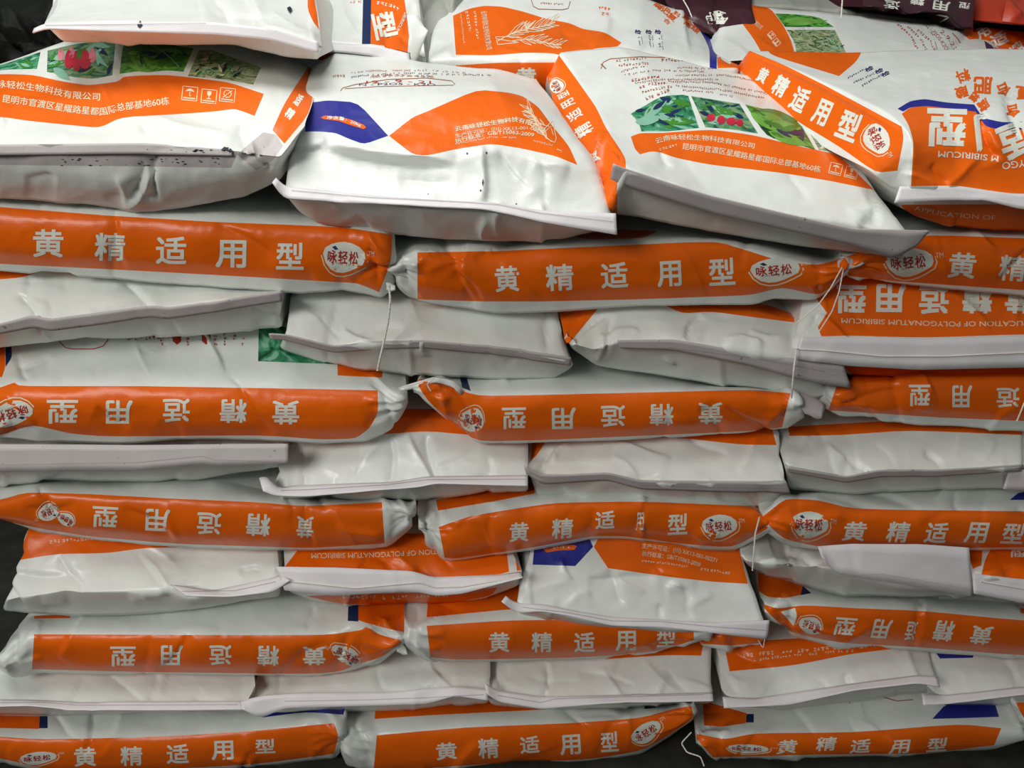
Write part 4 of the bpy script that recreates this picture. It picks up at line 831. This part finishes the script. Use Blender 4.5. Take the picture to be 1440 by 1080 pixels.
# ---- A2
def p(D):
    D.text('云南咏轻松生物科技有限公司', [(640, 182), (680, 175), (725, 168), (748, 174), (765, 184)], 7.5, bold=0.02); D.text('生产许可证：(川) XK13-001-00271', [(640, 192), (690, 182), (745, 180), (765, 187)], 6, bold=0.01)
    D.text('执行标准：GB/T15063-2009', [(640, 199), (685, 188), (720, 186), (751, 190)], 7, bold=0.015); D.micro([(640, 203), (690, 193), (726, 194)], 2.6, 'cream', 3, gap=.1); D.micro([(750, 198), (777, 205)], 3, 'cream', 3); D.micro([(783, 210), (790, 213)], 4, 'cream', 3)
    sprig(D, 776, 200, 62, 128, 12, sd=3); sprig(D, 772, 178, 40, 150, 8, sd=5); D.stroke([(777, 170), (782, 195), (780, 201), (768, 195), (762, 185), (772, 175), (777, 170)], 1.0, 'cream', 'plant_drawing'); D.stroke([(764, 188), (774, 178), (778, 190)], .9, 'cream', 'plant_drawing')
    D.blob([(451, 166), (456, 163), (475, 164), (495, 169), (512, 176), (515, 180), (511, 182), (492, 176), (475, 170), (456, 168)], 'orange_print', 'badge'); D.text('净含量：20kg', [(460, 166), (480, 167), (508, 177)], 5, 'letter', 'badge', 0.0011, 0.02)
    D.stroke([(479, 128), (482, 124), (500, 119), (545, 112), (600, 110), (635, 114), (640, 119)], .9, 'brown'); D.stroke([(485, 125), (530, 122), (638, 120)], .7, 'brown')
    D.text('总养分≥45%', [(520, 108), (560, 106), (610, 108)], 4, 'brown', bold=0); D.text('12 - 9 - 21', [(515, 116), (560, 114), (606, 116)], 5.5, 'red', bold=0); D.text('N - P2O5 - K2O', [(505, 119.5), (560, 118), (612, 119.5)], 4.2, 'ink', bold=0)
    D.micro([(468, 108), (486, 107)], 4, 'brown', 1); D.micro([(494, 109), (515, 106), (560, 103), (640, 105), (690, 106)], 2.6, 'ink', 2, gap=.4); D.micro([(494, 103), (520, 100), (600, 99), (655, 103)], 2.6, 'brown', 5, gap=.4)
    for x, y, w_, h in [(684, 215, 3, 4), (657, 216, 3, 4), (679, 257, 2.5, 12), (676, 268, 3, 4), (726, 287, 3, 2), (602, 273, 2, 2)]: D.blob([(x, y-h/2), (x+w_/2, y), (x, y+h/2), (x-w_/2, y)], 'black', 'ink_specks')
bag('white bag with blue and orange arrow print, wide front hem, second in top layer',
    [[(436, 94), (470, 76), (540, 82), (600, 90), (700, 98), (755, 112)], [(426, 140), (500, 135), (600, 128), (700, 128), (790, 165)], [(410, 198), (460, 194), (540, 200), (690, 202), (780, 212), (836, 232)],
     [(402, 240), (460, 232), (560, 240), (700, 245), (850, 262)], [(398, 276), (520, 284), (680, 294), (760, 308), (866, 320)], [(412, 290), (446, 312), (520, 326), (680, 341), (700, 341), (790, 337), (835, 324), (860, 318)]],
    [0.46, 0.14, -0.01, -0.045, -0.09, 0.0], sharp=[0, 0, 0, 0, 1, 0], seed=12, amp=1.2, back=0.6, tback=-0.10, under=0.0, prints=p, ncre=6,
    paint=[([(429, 185), (431, 160), (440, 144), (461, 141), (503, 144), (546, 191), (512, 203), (490, 195), (472, 187), (450, 185)], 'blue'),
           ([(547, 191), (580, 165), (600, 157), (671, 126), (715, 130), (735, 135), (757, 150), (775, 175), (800, 205), (812, 232), (780, 219), (730, 208), (690, 202), (640, 210), (600, 219), (580, 217)], 'orange_print')],
    flaps=[dict(rows=[[(388, 250), (400, 262), (520, 274), (640, 283), (690, 284), (760, 296), (866, 300)], [(384, 256), (400, 279), (520, 285), (680, 294), (695, 297), (760, 312), (868, 330)]], depths=[-0.09, -0.105], mat='hemwhite', thick=0.0025,
               stitch=[([(410, 268), (520, 278), (640, 284), (700, 288), (760, 300), (862, 312)], 0.8, 'stitchline')])],
    creases=[(410, 215, 460, 200, -4, 4, 10), (455, 205, 640, 232, 9, 14, 8), (455, 212, 640, 240, -6, 6, 14), (683, 205, 676, 292, 6, 3, 16), (700, 212, 745, 270, -4, 5, 14), (745, 225, 800, 240, 4, 5, 18), (678, 340, 680, 300, 6, 3, 12), (560, 255, 640, 250, -3, 6, 14), (760, 225, 770, 290, -3, 4, 14)])
# ---- A3 (turned, orange gusset showing)
def p(D):
    D.text('云南咏轻松生物科技有限公司', [(922, 199), (940, 194), (962, 193), (1000, 195), (1030, 200), (1061, 206)], 8.5); D.text('昆明市官渡区星耀路星都国际总部基地60栋', [(960, 206), (1010, 212), (1060, 222), (1110, 230), (1154, 239)], 10)
    D.micro([(927, 211), (953, 204)], 4, 'cream', 2); icons(D, [(1175, 238), (1197, 243)], 17, -14)
    for x, y, l, w_, r, m in [(905, 165, 40, 14, 35, 'mint'), (893, 172, 34, 12, 5, 'mint'), (925, 160, 46, 10, -18, 'mint'), (930, 168, 50, 12, -5, 'leaf'), (985, 150, 60, 10, -12, 'leaf'), (1000, 148, 50, 8, -35, 'mint'), (990, 170, 40, 9, 30, 'leaf'),
                            (1065, 155, 60, 14, -15, 'leaf'), (1062, 170, 70, 16, -10, 'leaflight'), (1080, 185, 62, 15, -20, 'leaflight'), (1055, 158, 40, 10, -40, 'leaflight')]: leafshape(D, x, y, l, w_, r, m)
    foliage(D, [(887, 160), (930, 135), (960, 133), (968, 135), (983, 180), (940, 185), (902, 185), (898, 172)], 22, 15, 30, ('leaf', 'mint', 'leaf', 'navy'), 10); foliage(D, [(972, 135), (1040, 146), (1066, 188), (1030, 182), (992, 179)], 18, 16, 26, ('leaf', 'mint', 'navy', 'leaf'), -20); foliage(D, [(1048, 147), (1120, 164), (1147, 211), (1120, 203), (1078, 192)], 22, 17, 34, ('leaf', 'leaflight', 'navy'), -25); foliage(D, [(1126, 165), (1150, 178), (1182, 215), (1152, 211)], 10, 18, 14, ('leaf', 'black', 'cream'))
    for x, y, w_, h in [(1000, 166, 12, 11), (1014, 169, 12, 12), (1028, 171, 14, 11), (1040, 173, 10, 10)]: D.blob([(x+w_/2*math.cos(t), y-h/2*math.sin(t)) for t in np.linspace(0, 2*math.pi, 12, endpoint=False)], 'berry', 'picture_berries', 0.0009)
    D.stroke([(845, 97), (848, 88), (858, 83), (900, 80), (960, 82)], 1.0, 'brown'); D.stroke([(845, 90), (852, 97)], 1.5, 'brown')
    for i, (a, b, c, h, m) in enumerate([((866, 86), (905, 82), (912, 83), 4, 'brown'), ((870, 92), (900, 90), (915, 89), 4, 'brown'), ((905, 72), (960, 77), (1010, 84), 3, 'brown'), ((930, 85), (945, 84), (960, 86), 5, 'brown'), ((873, 101), (895, 95), (910, 93), 3, 'red'), ((878, 106), (920, 99), (990, 101), 3, 'brown'),
                                          ((888, 113), (910, 110), (928, 107), 4.5, 'red'), ((893, 117), (930, 112), (1010, 112), 3, 'brown'), ((896, 124), (918, 118), (938, 117), 4.5, 'red'), ((903, 130), (930, 124), (945, 122), 4, 'brown'), ((908, 139), (925, 133), (942, 127), 5, 'brown'),
                                          ((950, 95), (1010, 97), (1060, 104), 3, 'brown'), ((950, 106), (1020, 106), (1085, 118), 3, 'brown'), ((940, 115), (1000, 116), (1080, 132), 3, 'brown'), ((950, 121), (1010, 126), (1075, 138), 3, 'brown'), ((960, 127), (1000, 130), (1030, 136), 3, 'brown')]):
        D.micro([a, b, c], h, m, i+20, gap=.15)
    five(D, [(834, 222, 15, 17, 118), (821, 183, 16, 26, 122), (808, 162, 13, 22, 122), (799, 146, 10, 20, 120), (792, 134, 8, 17, 118)], 20, 20); D.badge(783, 121, 20, 20, 115)
bag('turned bag with four plant pictures, orange left gusset, grey hem, third in top layer',
    [[(770, 108, .45), (788, 74, .46), (870, 66, .5), (960, 85, .5), (1052, 108, .47)], [(790, 178, .2), (838, 152, .2), (950, 140, .24), (1050, 152, .22), (1165, 195, .2)],
     [(835, 245, .02), (866, 208, .02), (960, 222, .05), (1100, 243, .03), (1232, 268, .02)], [(858, 292, -.06), (880, 240, -.08), (1000, 277, -.07), (1120, 305, -.07), (1278, 332, -.06)],
     [(863, 296, .0), (900, 303, .0), (1000, 326, .0), (1110, 342, .0), (1270, 364, .0)]], [0.45, 0.2, 0.02, -0.07, 0.0], sharp=[0, 0, 0, 1, 0], idx=True, seed=13, amp=1.0, ncre=5, back=0.6, tback=-0.10, under=0.0, prints=p, round_=0.004,
    paint=[([(770, 60), (784, 75), (806, 105), (838, 150), (852, 180), (880, 222), (880, 240), (868, 245), (868, 300), (850, 300), (780, 160), (760, 110)], 'orange'),
           ([(887, 192), (900, 187), (930, 187), (1000, 182), (1060, 190), (1120, 205), (1155, 212), (1180, 218), (1229, 267), (1170, 255), (1100, 243), (1000, 232), (950, 222), (928, 214), (915, 213), (900, 217), (893, 210)], 'orange_print'),
           ([(887, 160), (930, 135), (960, 133), (968, 135), (983, 180), (940, 185), (902, 185), (898, 172)], 'pic_teal'), ([(972, 135), (1040, 146), (1066, 188), (1030, 182), (992, 179)], 'pic_berry'),
           ([(1048, 147), (1120, 164), (1147, 211), (1120, 203), (1078, 192)], 'pic_green'), ([(1126, 165), (1150, 178), (1182, 215), (1152, 211)], 'pic_field')],
    flaps=[dict(rows=[[(862, 231), (880, 238), (1000, 276), (1120, 304), (1200, 322), (1308, 325)], [(858, 252), (880, 262), (1000, 300), (1120, 327), (1200, 345), (1262, 363), (1290, 345)]], depths=[-0.083, -0.07], mat='hem', thick=0.0025)],
    creases=[(850, 185, 835, 262, 7, 4, 10), (868, 215, 845, 265, -6, 3, 10), (925, 215, 945, 235, -3, 3, 9), (1110, 240, 1135, 285, -2, 3, 10), (1225, 265, 1235, 320, -4, 3, 9), (1190, 300, 1240, 285, 3, 4, 12), (900, 100, 950, 140, 2, 5, 14), (1000, 280, 1010, 320, -2, 3, 9)])
# ---- A4 (right, gusset + folded orange front)
def p(D):
    for ch, x, y, w_, h, r in [('黄', 1073, 106, 14, 22, -28), ('精', 1098, 121, 20, 30, -28), ('适', 1125, 140, 22, 36, -28), ('用', 1156, 158, 22, 37, -24), ('型', 1194, 177, 30, 42, -22)]: D.char(ch, x, y, w_, h, r, 'letter', bold=0.03)
    D.badge(1233, 196, 44, 36, -62)
    D.char('型', 1331, 180, 56, 54, 178, bold=0.035); D.char('用', 1396, 185, 50, 54, 186, bold=0.035, clip=(1360, 1388)); D.char('适', 1430, 196, 52, 50, 200, bold=0.035)
    D.text('M SIBIRICUM', [(1404, 224), (1360, 219), (1319, 217)], 12, 'letter', bold=0.01); D.text('APPLICATION OF', [(1286, 292), (1330, 301), (1400, 306)], 9, 'cream', bold=0); D.text('POLYGO', [(1468, 226), (1440, 230), (1409, 234)], 14, 'letter', bold=0.01)
    for ch, x, y, s_, r in [('肥', 1382, 120, 27, 178), ('料', 1354, 107, 20, 200), ('合', 1411, 126, 20, 205), ('复', 1440, 131, 24, 182), ('酸', 1352, 130, 18, 196), ('植', 1370, 137, 14, 230), ('腐', 1383, 148, 17, 215), ('含', 1424, 156, 20, 190)]: D.char(ch, x, y, s_, s_*.9, r, 'orange_print', bold=0.03)
    for i, (a, b) in enumerate([((1192, 110), (1215, 98)), ((1200, 117), (1232, 102)), ((1212, 121), (1240, 105))]): D.micro([a, b], 3, 'ink', i)
    for x, y in [(1222, 97), (1236, 100), (1245, 104)]: D.char('检', x, y, 12, 6, 25, 'ink')
bag('bag at right of top layer with lettered orange gusset and folded orange front',
    [[(1043, 100, .5), (1053, 72, .5), (1180, 74, .55), (1300, 72, .55), (1560, 66, .5)], [(1135, 190, .2), (1180, 126, .2), (1260, 120, .24), (1330, 115, .24), (1560, 110, .2)],
     [(1225, 240, -.02), (1276, 184, -.04), (1330, 165, .02), (1380, 172, .0), (1560, 176, .0)], [(1262, 264, -.03), (1280, 262, -.07), (1345, 262, -.07), (1420, 273, -.07), (1560, 276, -.07)],
     [(1272, 292, .0), (1290, 303, .0), (1340, 318, .0), (1440, 325, .0), (1560, 325, .0)]], [0.5, .2, 0, -.07, 0], sharp=[0, 0, 0, 1, 0], idx=True, seed=14, amp=0.9, ncre=4, back=0.7, tback=-0.10, under=0.0, prints=p, round_=0.004,
    paint=[([(1036, 60), (1053, 71), (1100, 90), (1160, 120), (1268, 178), (1271, 195), (1262, 240), (1232, 243), (1180, 206), (1120, 170), (1036, 110)], 'orange'),
           ([(1076, 66), (1215, 66), (1205, 86), (1180, 107), (1085, 78)], 'orange_print'),
           ([(1262, 153), (1280, 142), (1300, 139), (1330, 144), (1370, 147), (1377, 158), (1383, 166), (1410, 172), (1440, 171), (1570, 171), (1570, 184), (1440, 182), (1410, 183), (1386, 178), (1372, 157), (1330, 152), (1304, 149), (1280, 151), (1270, 157)], 'blue'),
           ([(1268, 160), (1280, 151), (1304, 149), (1330, 152), (1372, 157), (1386, 178), (1410, 183), (1440, 182), (1570, 184), (1570, 278), (1440, 276), (1420, 273), (1345, 261), (1281, 262), (1285, 200), (1278, 176)], 'orange_print'),
           ([(1266, 288), (1570, 286), (1570, 330), (1440, 326), (1340, 320), (1280, 304)], 'orange')],
    flaps=[dict(name='sewn_hem', rows=[[(1266, 262), (1345, 261), (1420, 272), (1560, 276)], [(1258, 285), (1332, 281), (1385, 281), (1436, 294), (1560, 296)]], depths=[-0.072, -0.085], mat='hemwhite', thick=0.0025,
               prints=lambda D: D.micro([(1300, 272), (1420, 280)], 2, 'hemwhite', 1))],
    creases=[(1378, 158, 1405, 225, -8, 2, 12), (1380, 158, 1408, 235, 3, 5, 22), (1310, 230, 1330, 262, -3, 3, 9), (1380, 225, 1330, 260, 3, 3, 10), (1055, 76, 1268, 182, 3, 3, 4), (1200, 190, 1240, 240, -2, 4, 12)])

# =========================================================== rear bags on top of the stack
def p(D):
    for x, y in ((197, 35), (407, 15)): D.blob([(x-3.5, y-2), (x+1, y-4), (x+4, y), (x+1, y+5), (x-2, y+2)], 'black', 'ink_specks', 0.003)
bag('white bag resting behind on the pictured bag, hem hanging, top left', [[(78, -90), (430, -95)], [(72, 0), (300, -5), (442, 5)], [(58, 33), (150, 35), (300, 34), (380, 45), (450, 66)], [(72, 44), (90, 57), (200, 62), (330, 63), (400, 78), (444, 82)]],
    [0.85, 0.42, 0.17, 0.22], sharp=[0, 0, 1, 0], seed=21, back=0.95, under=0.0, tback=-0.05, prints=p, round_=0.01,
    paint=[([(64, -20), (73, -20), (74, 8), (68, 16)], 'orange'), ([(434, -60), (460, -60), (457, 20), (449, 42), (440, 30), (432, 12)], 'orange')],
    flaps=[dict(rows=[[(48, 40), (62, 33), (150, 33), (300, 31), (380, 40), (448, 58)], [(46, 46), (64, 40), (150, 44), (300, 48), (380, 56), (448, 74)]], depths=[0.168, 0.16], mat='hemwhite', stitch=[([(64, 36), (150, 35), (290, 33)], 0.8, 'stitchline')], prints=lambda D: D.blob([(193, 34), (199, 33), (201, 36), (197, 40), (194, 38)], 'black', 'ink_specks', 0.0008))],
    creases=[(300, -10, 330, 40, -4, 4, 12), (380, 20, 445, 60, 4, 4, 12), (70, 40, 180, 60, -3, 3, 9)])
def p(D):
    D.char('型', 541, 36, 38, 32, -78, bold=0.03); D.text('SIBIRICUM', [(571, 18), (566, 30), (558, 46)], 6, 'letter'); D.micro([(530, 4), (550, 8), (560, 14)], 5, 'letter', 2); D.micro([(462, 3), (455, 25)], 6, 'cream', 6); D.micro([(485, 2), (508, 3)], 4, 'orange_print', 7)
bag('bag behind with navy stripe and one big character on orange, top left', [[(452, -100), (575, -100)], [(446, 0), (590, 5)], [(442, 60), (480, 62), (520, 62), (545, 66), (575, 72), (598, 80)], [(440, 82), (530, 92), (580, 97), (600, 95)]],
    [1.1, 0.72, 0.475, 0.51], sharp=[0, 0, 1, 0], seed=22, back=1.0, under=0.02, prints=p, round_=0.01,
    paint=[([(446, -60), (466, -60), (462, 20), (452, 42), (444, 40)], 'orange'), ([(512, -60), (523, -60), (521, 62), (509, 62)], 'navy'), ([(523, -60), (560, -60), (572, 22), (576, 40), (573, 76), (545, 74), (540, 64), (521, 62)], 'orange_print'), ([(440, 73), (530, 82), (578, 90), (578, 98), (440, 88)], 'orange')],
    flaps=[dict(name='sewn_hem', rows=[[(440, 60), (480, 62), (530, 63), (540, 66), (575, 75)], [(440, 72), (480, 73), (530, 79), (542, 86), (577, 90)]], depths=[0.473, 0.46], mat='hemwhite'),
           dict(name='lifted_corner', rows=[[(572, 22), (588, 20), (598, 38)], [(576, 60), (590, 62), (601, 46)], [(578, 92), (584, 90), (587, 84)]], depths=[0.48, 0.46, 0.48], mat='white', thick=0.003)],
    creases=[(540, 10, 545, 80, -4, 3, 9), (480, 0, 500, 50, 2, 5, 12)])
def p(D):
    D.char('黄', 740, 108, 28, 26, 0, 'letter', bold=0.03); D.char('适', 1024, 74, 22, 28, -30, 'letter', bold=0.03)
    D.text('云南咏轻松生物科技有限公司', [(680, 16), (684, 42), (688, 70)], 9, 'cream'); D.micro([(667, 16), (672, 55)], 4, 'cream', 1); D.micro([(656, 16), (661, 44)], 4, 'cream', 2); D.micro([(648, 20), (653, 62)], 2.5, 'cream', 3)
    sprig(D, 700, 58, 85, 20, 16, sd=8); sprig(D, 720, 58, 70, -2, 12, sd=9); D.stroke([(697, 52), (700, 63), (730, 60), (698, 55), (698, 52), (715, 52), (735, 54)], 1.1, 'cream', 'plant_drawing')
    for dx in range(-3, 4): D.stroke([(740, 44), (744+dx*2.2, 34-abs(dx))], 1.1, 'cream', 'plant_drawing')
    D.stroke([(747, 0), (750, 9), (757, 13), (790, 14), (799, 12), (802, 2)], 1.0, 'brown'); D.micro([(760, 5), (793, 6)], 3, 'brown', 1)
    for ch, x, y, s_ in [('肥', 935, 14, 12), ('复', 945, 24, 11), ('合', 938, 30, 8), ('含', 968, 33, 12), ('酸', 978, 41, 10), ('腐', 925, 8, 9), ('料', 952, 20, 8), ('黄', 965, 25, 9)]: D.char(ch, x, y, s_*1.3, s_*.8, -40, 'orange_print', bold=0.02)
    D.micro([(842, 11), (858, 14)], 5, 'orange_print', 1); D.micro([(846, 19), (858, 21)], 5, 'orange_print', 2)
    for x, ln in ((897, 14), (912, 17), (925, 20)): D.char('检', x, 45, 9, 6, -10, 'ink'); D.micro([(x+1, 50), (x+3, 50+ln)], 3, 'ink', x); D.micro([(x+5, 50), (x+7, 50+ln)], 2, 'ink', x+1)
bag('long bag behind at top middle with white plant drawing on orange', [[(640, 2), (690, -8), (850, -16), (905, -4), (960, 18), (990, 45), (1012, 62), (1032, 85)], [(612, 40), (641, 30), (780, 30), (900, 35), (985, 60), (1036, 92)],
     [(604, 85), (641, 82), (780, 80), (900, 85), (985, 92), (1038, 99)], [(606, 102), (641, 104), (780, 140), (900, 140), (1030, 120)]],
    [0.98, 0.74, 0.50, 0.52], sharp=[0, 0, 0, 0], seed=23, back=0.95, tback=-0.12, under=0.02, prints=p, round_=0.012,
    paint=[([(637, 22), (660, 12), (680, 8), (705, 9), (735, 16), (770, 27), (800, 32), (820, 41), (850, 45), (874, 60), (868, 66), (835, 68), (812, 80), (805, 84), (780, 75), (740, 74), (690, 78), (641, 77)], 'orange_print'),
           ([(641, 92), (700, 88), (790, 88), (790, 150), (641, 110)], 'orange'), ([(966, 16), (985, 38), (998, 40), (1008, 70), (1008, 100), (998, 100), (998, 70), (990, 52), (978, 34)], 'blue'),
           ([(1000, 42), (1045, 62), (1045, 102), (1036, 95), (1009, 96), (1008, 70)], 'orange_print')],
    creases=[(860, 25, 835, 70, 3, 5, 14), (700, 70, 780, 78, 2, 3, 8), (641, 40, 612, 80, -4, 3, 10)])
def p(D):
    D.text('云南咏轻松生物科技有限公司', [(1041, 13), (1052, 22), (1062, 32), (1071, 40)], 7, 'cream'); icons(D, [(1085, 50), (1092, 60)], 9, -50)
    for i, (x, y) in enumerate([(1262, 34), (1276, 38), (1290, 42)]): D.micro([(x, y), (x+18, y+16), (x+30, y+38)], 4, 'red' if i == 0 else 'brown', i)
    D.stroke([(1302, 36), (1312, 50), (1318, 70)], 1, 'brown'); D.stroke([(1335, 42), (1347, 55), (1357, 72)], 1.2, 'brown'); D.text('N-P2O5-K2O', [(1306, 38), (1320, 52), (1332, 70)], 8, 'brown', bold=0); D.text('12-9-21', [(1320, 40), (1334, 54), (1343, 68)], 8, 'brown', bold=0)
    rs = random.Random(2)
    for i in range(14): x, y = rs.uniform(1112, 1175), rs.uniform(46, 68); D.stroke([(x, y), (x+rs.uniform(4, 10), y+rs.uniform(-6, 6)), (x+rs.uniform(5, 14), y+rs.uniform(-6, 6))], 1, rs.choice(['leaf', 'black', 'mint']), 'picture_leaves')
    for x, y, l, w_, r in [(1100, 30, 50, 9, 2), (1110, 26, 50, 8, -8), (1105, 35, 60, 7, 6)]: leafshape(D, x, y, l, w_, r, 'leaflight')
bag('white bag with orange band and two plant pictures lying behind at top right', [[(1022, 12), (1045, 6), (1100, 14), (1230, 24), (1330, 38), (1390, 58), (1412, 72)], [(1010, 55), (1060, 50), (1200, 52), (1330, 58), (1412, 78)], [(1000, 90), (1060, 88), (1200, 95), (1330, 95), (1410, 95)]],
    [1.1, 0.85, 0.58], seed=24, back=1.2, tback=-0.12, under=0.03, prints=p, round_=0.01, amp=0.8,
    paint=[([(1032, 15), (1042, 5), (1082, 10), (1100, 33), (1112, 55), (1122, 90), (1080, 90), (1060, 55), (1045, 35)], 'orange_print'), ([(1090, 19), (1120, 20), (1152, 24), (1173, 38), (1104, 38)], 'pic_green'),
           ([(1106, 42), (1174, 42), (1190, 74), (1194, 90), (1122, 90), (1118, 60)], 'pic_field'), ([(1384, 57), (1398, 66), (1403, 90), (1392, 90)], 'navy'), ([(1398, 66), (1420, 72), (1420, 90), (1404, 90)], 'orange_print')])
def p(D):
    for ch, x, y, s_, r in [('用', 1382, 45, 20, 30), ('适', 1405, 55, 24, 25), ('精', 1430, 68, 20, 35)]: D.char(ch, x, y, s_, s_*.8, r, 'letter', bold=0.03)
bag('orange crumpled bag with navy edge at the far right, behind', [[(1368, 34), (1400, 30), (1600, 38)], [(1362, 50), (1400, 60), (1600, 70)], [(1385, 70), (1410, 90), (1600, 120)]], [1.25, 1.05, 0.72], seed=25, back=1.3, tback=-0.1, prints=p, amp=1.5,
    paint=[([(1350, 28), (1610, 28), (1610, 130), (1410, 95), (1355, 50)], 'orange'), ([(1370, 32), (1400, 34), (1610, 40), (1610, 50), (1435, 45), (1400, 40), (1376, 38)], 'navy')])
BG = 'bags and sacks in the dim background'
bag('pale grey bag lying flat far behind at the top right edge', [[(985, -14), (1200, -12), (1300, -5)], [(985, 4), (1100, 10), (1250, 22), (1345, 34)], [(985, 14), (1100, 20), (1250, 30), (1345, 44)]], [1.6, 1.2, 1.22], seed=31, back=1.8, base='greysack', group=BG, tback=-0.05)
def p(D):
    for ch, x, y, s_ in [('适', 1254, 7, 20), ('用', 1324, 8, 22), ('型', 1356, 8, 14), ('精', 1290, 2, 18)]: D.char(ch, x, y, s_*1.1, s_*.6, 172, 'letter', bold=0.02)
    D.stroke([(1315, 20), (1335, 24), (1322, 31)], 2.2, 'letter')
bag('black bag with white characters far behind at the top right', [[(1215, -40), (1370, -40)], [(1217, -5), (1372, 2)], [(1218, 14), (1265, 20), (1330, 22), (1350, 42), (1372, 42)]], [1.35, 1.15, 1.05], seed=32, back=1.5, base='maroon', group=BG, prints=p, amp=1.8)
bag('rumpled grey sack at the top right edge of the background', [[(1345, -60), (1450, -60)], [(1345, 0), (1440, 5)], [(1352, 44), (1440, 44)]], [1.6, 1.35, 1.3], seed=33, back=1.8, base='greysack', group=BG, amp=2.2)
bag('small red bag at the extreme top right corner', [[(1425, -20), (1600, -20)], [(1420, 10), (1600, 12)], [(1418, 34), (1600, 42)]], [1.2, 1.05, 1.02], seed=34, back=1.4, base='redbag', group=BG)
def p(D):
    D.blob([(992, 24), (998, 17), (1010, 15), (1020, 18), (1024, 26), (1018, 34), (996, 34)], 'letter', 'badge'); D.micro([(994, 27), (1020, 26)], 7, 'black', 2, 'badge', gap=.1)
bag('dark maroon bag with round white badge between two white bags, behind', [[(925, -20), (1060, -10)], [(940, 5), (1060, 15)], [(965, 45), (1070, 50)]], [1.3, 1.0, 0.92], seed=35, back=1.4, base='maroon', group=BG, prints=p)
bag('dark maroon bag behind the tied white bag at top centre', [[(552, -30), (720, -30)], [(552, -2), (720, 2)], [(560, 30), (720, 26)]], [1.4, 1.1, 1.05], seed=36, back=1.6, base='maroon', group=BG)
bag('dull grey bag wedged behind the top centre bags', [[(575, -30), (660, -25)], [(580, 5), (640, 8)], [(585, 95), (650, 90)]], [1.05, 0.85, 0.7], seed=37, back=1.2, base='greysack', group=BG, amp=1.6)
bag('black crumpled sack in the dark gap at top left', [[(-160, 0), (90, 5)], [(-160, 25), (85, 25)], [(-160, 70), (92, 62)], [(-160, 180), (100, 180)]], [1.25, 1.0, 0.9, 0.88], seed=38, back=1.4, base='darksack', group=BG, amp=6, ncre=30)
bag('pale sack beyond the black crumpled one, top left corner', [[(10, -60), (75, -60)], [(20, -20), (72, -15)], [(26, 25), (72, 25)]], [1.6, 1.4, 1.38], seed=39, back=1.7, base='greysack', group=BG)

# =========================================================== loose sewing threads
def up(L): return [unproj(x, y, d) for x, y, d in L]
TH = 'loose sewing threads'
tube('hanging_thread', up([(547, 402, -.03), (549, 420, -.045), (546, 450, -.05), (540, 480, -.05), (534, 505, -.05), (531, 521, -.045)]), 0.0016, label='white twisted thread hanging from the knot over the second-course bags', cat='thread', group=TH)
tube('hanging_thread', up([(1186, 378, -.03), (1180, 410, -.045), (1170, 438, -.045), (1152, 466, -.045)]), 0.0009, label='white thread from tied corner, right strand over the orange printed end', cat='thread', group=TH)
tube('hanging_thread', up([(1184, 376, -.035), (1168, 405, -.05), (1150, 430, -.05), (1118, 456, -.05)]), 0.0009, label='thin white thread slanting down left from the tied corner', cat='thread', group=TH)
tube('hanging_thread', up([(1120, 490, -.045), (1116, 520, -.06), (1114, 545, -.06), (1113, 560, -.05)]), 0.0013, label='white thread hanging over the right end of the crumpled white bag end', cat='thread', group=TH)
tube('hanging_thread', up([(1068, 727, -.03), (1062, 750, -.04), (1060, 775, -.05), (1058, 802, -.055)]), 0.0012, label='white thread hanging between the fifth-course badges', cat='thread', group=TH)
tube('hanging_thread', up([(972, 1030, -.01), (958, 1045, -.03), (966, 1058, -.06), (985, 1064, -.08), (990, 1077, -.09)]), 0.0012, label='curled white thread by the floor between the bottom bags', cat='thread', group=TH)
tube('hanging_thread', up([(1076, 895, -.06), (1073, 912, -.06), (1066, 900, -.05)]), 0.0009, label='short thread loop below the white hem tip in sixth course', cat='thread', group=TH)
tube('hanging_thread', up([(1445, 555, -.02), (1437, 575, -.03), (1430, 592, -.03)]), 0.0012, label='short yellowish thread at the right edge of third course', cat='thread', group=TH)
tube('hanging_thread', up([(562, 545, -.02), (585, 540, -.03), (612, 530, -.035), (600, 540, -.035), (607, 552, -.035), (600, 540, -.035)]), 0.0010, label='thin thread tied around the twisted corner of the third-course bag', cat='thread', group=TH)
tube('hanging_thread', up([(1186, -20, .6), (1184, 8, .58), (1183, 25, .57)]), 0.0012, label='straight thread over the bags at top right', cat='thread', group=TH)
tube('hanging_thread', up([(958, -5, .68), (968, 12, .66), (973, 24, .64)]), 0.0010, label='fine thread beside the round badge at top', cat='thread', group=TH)
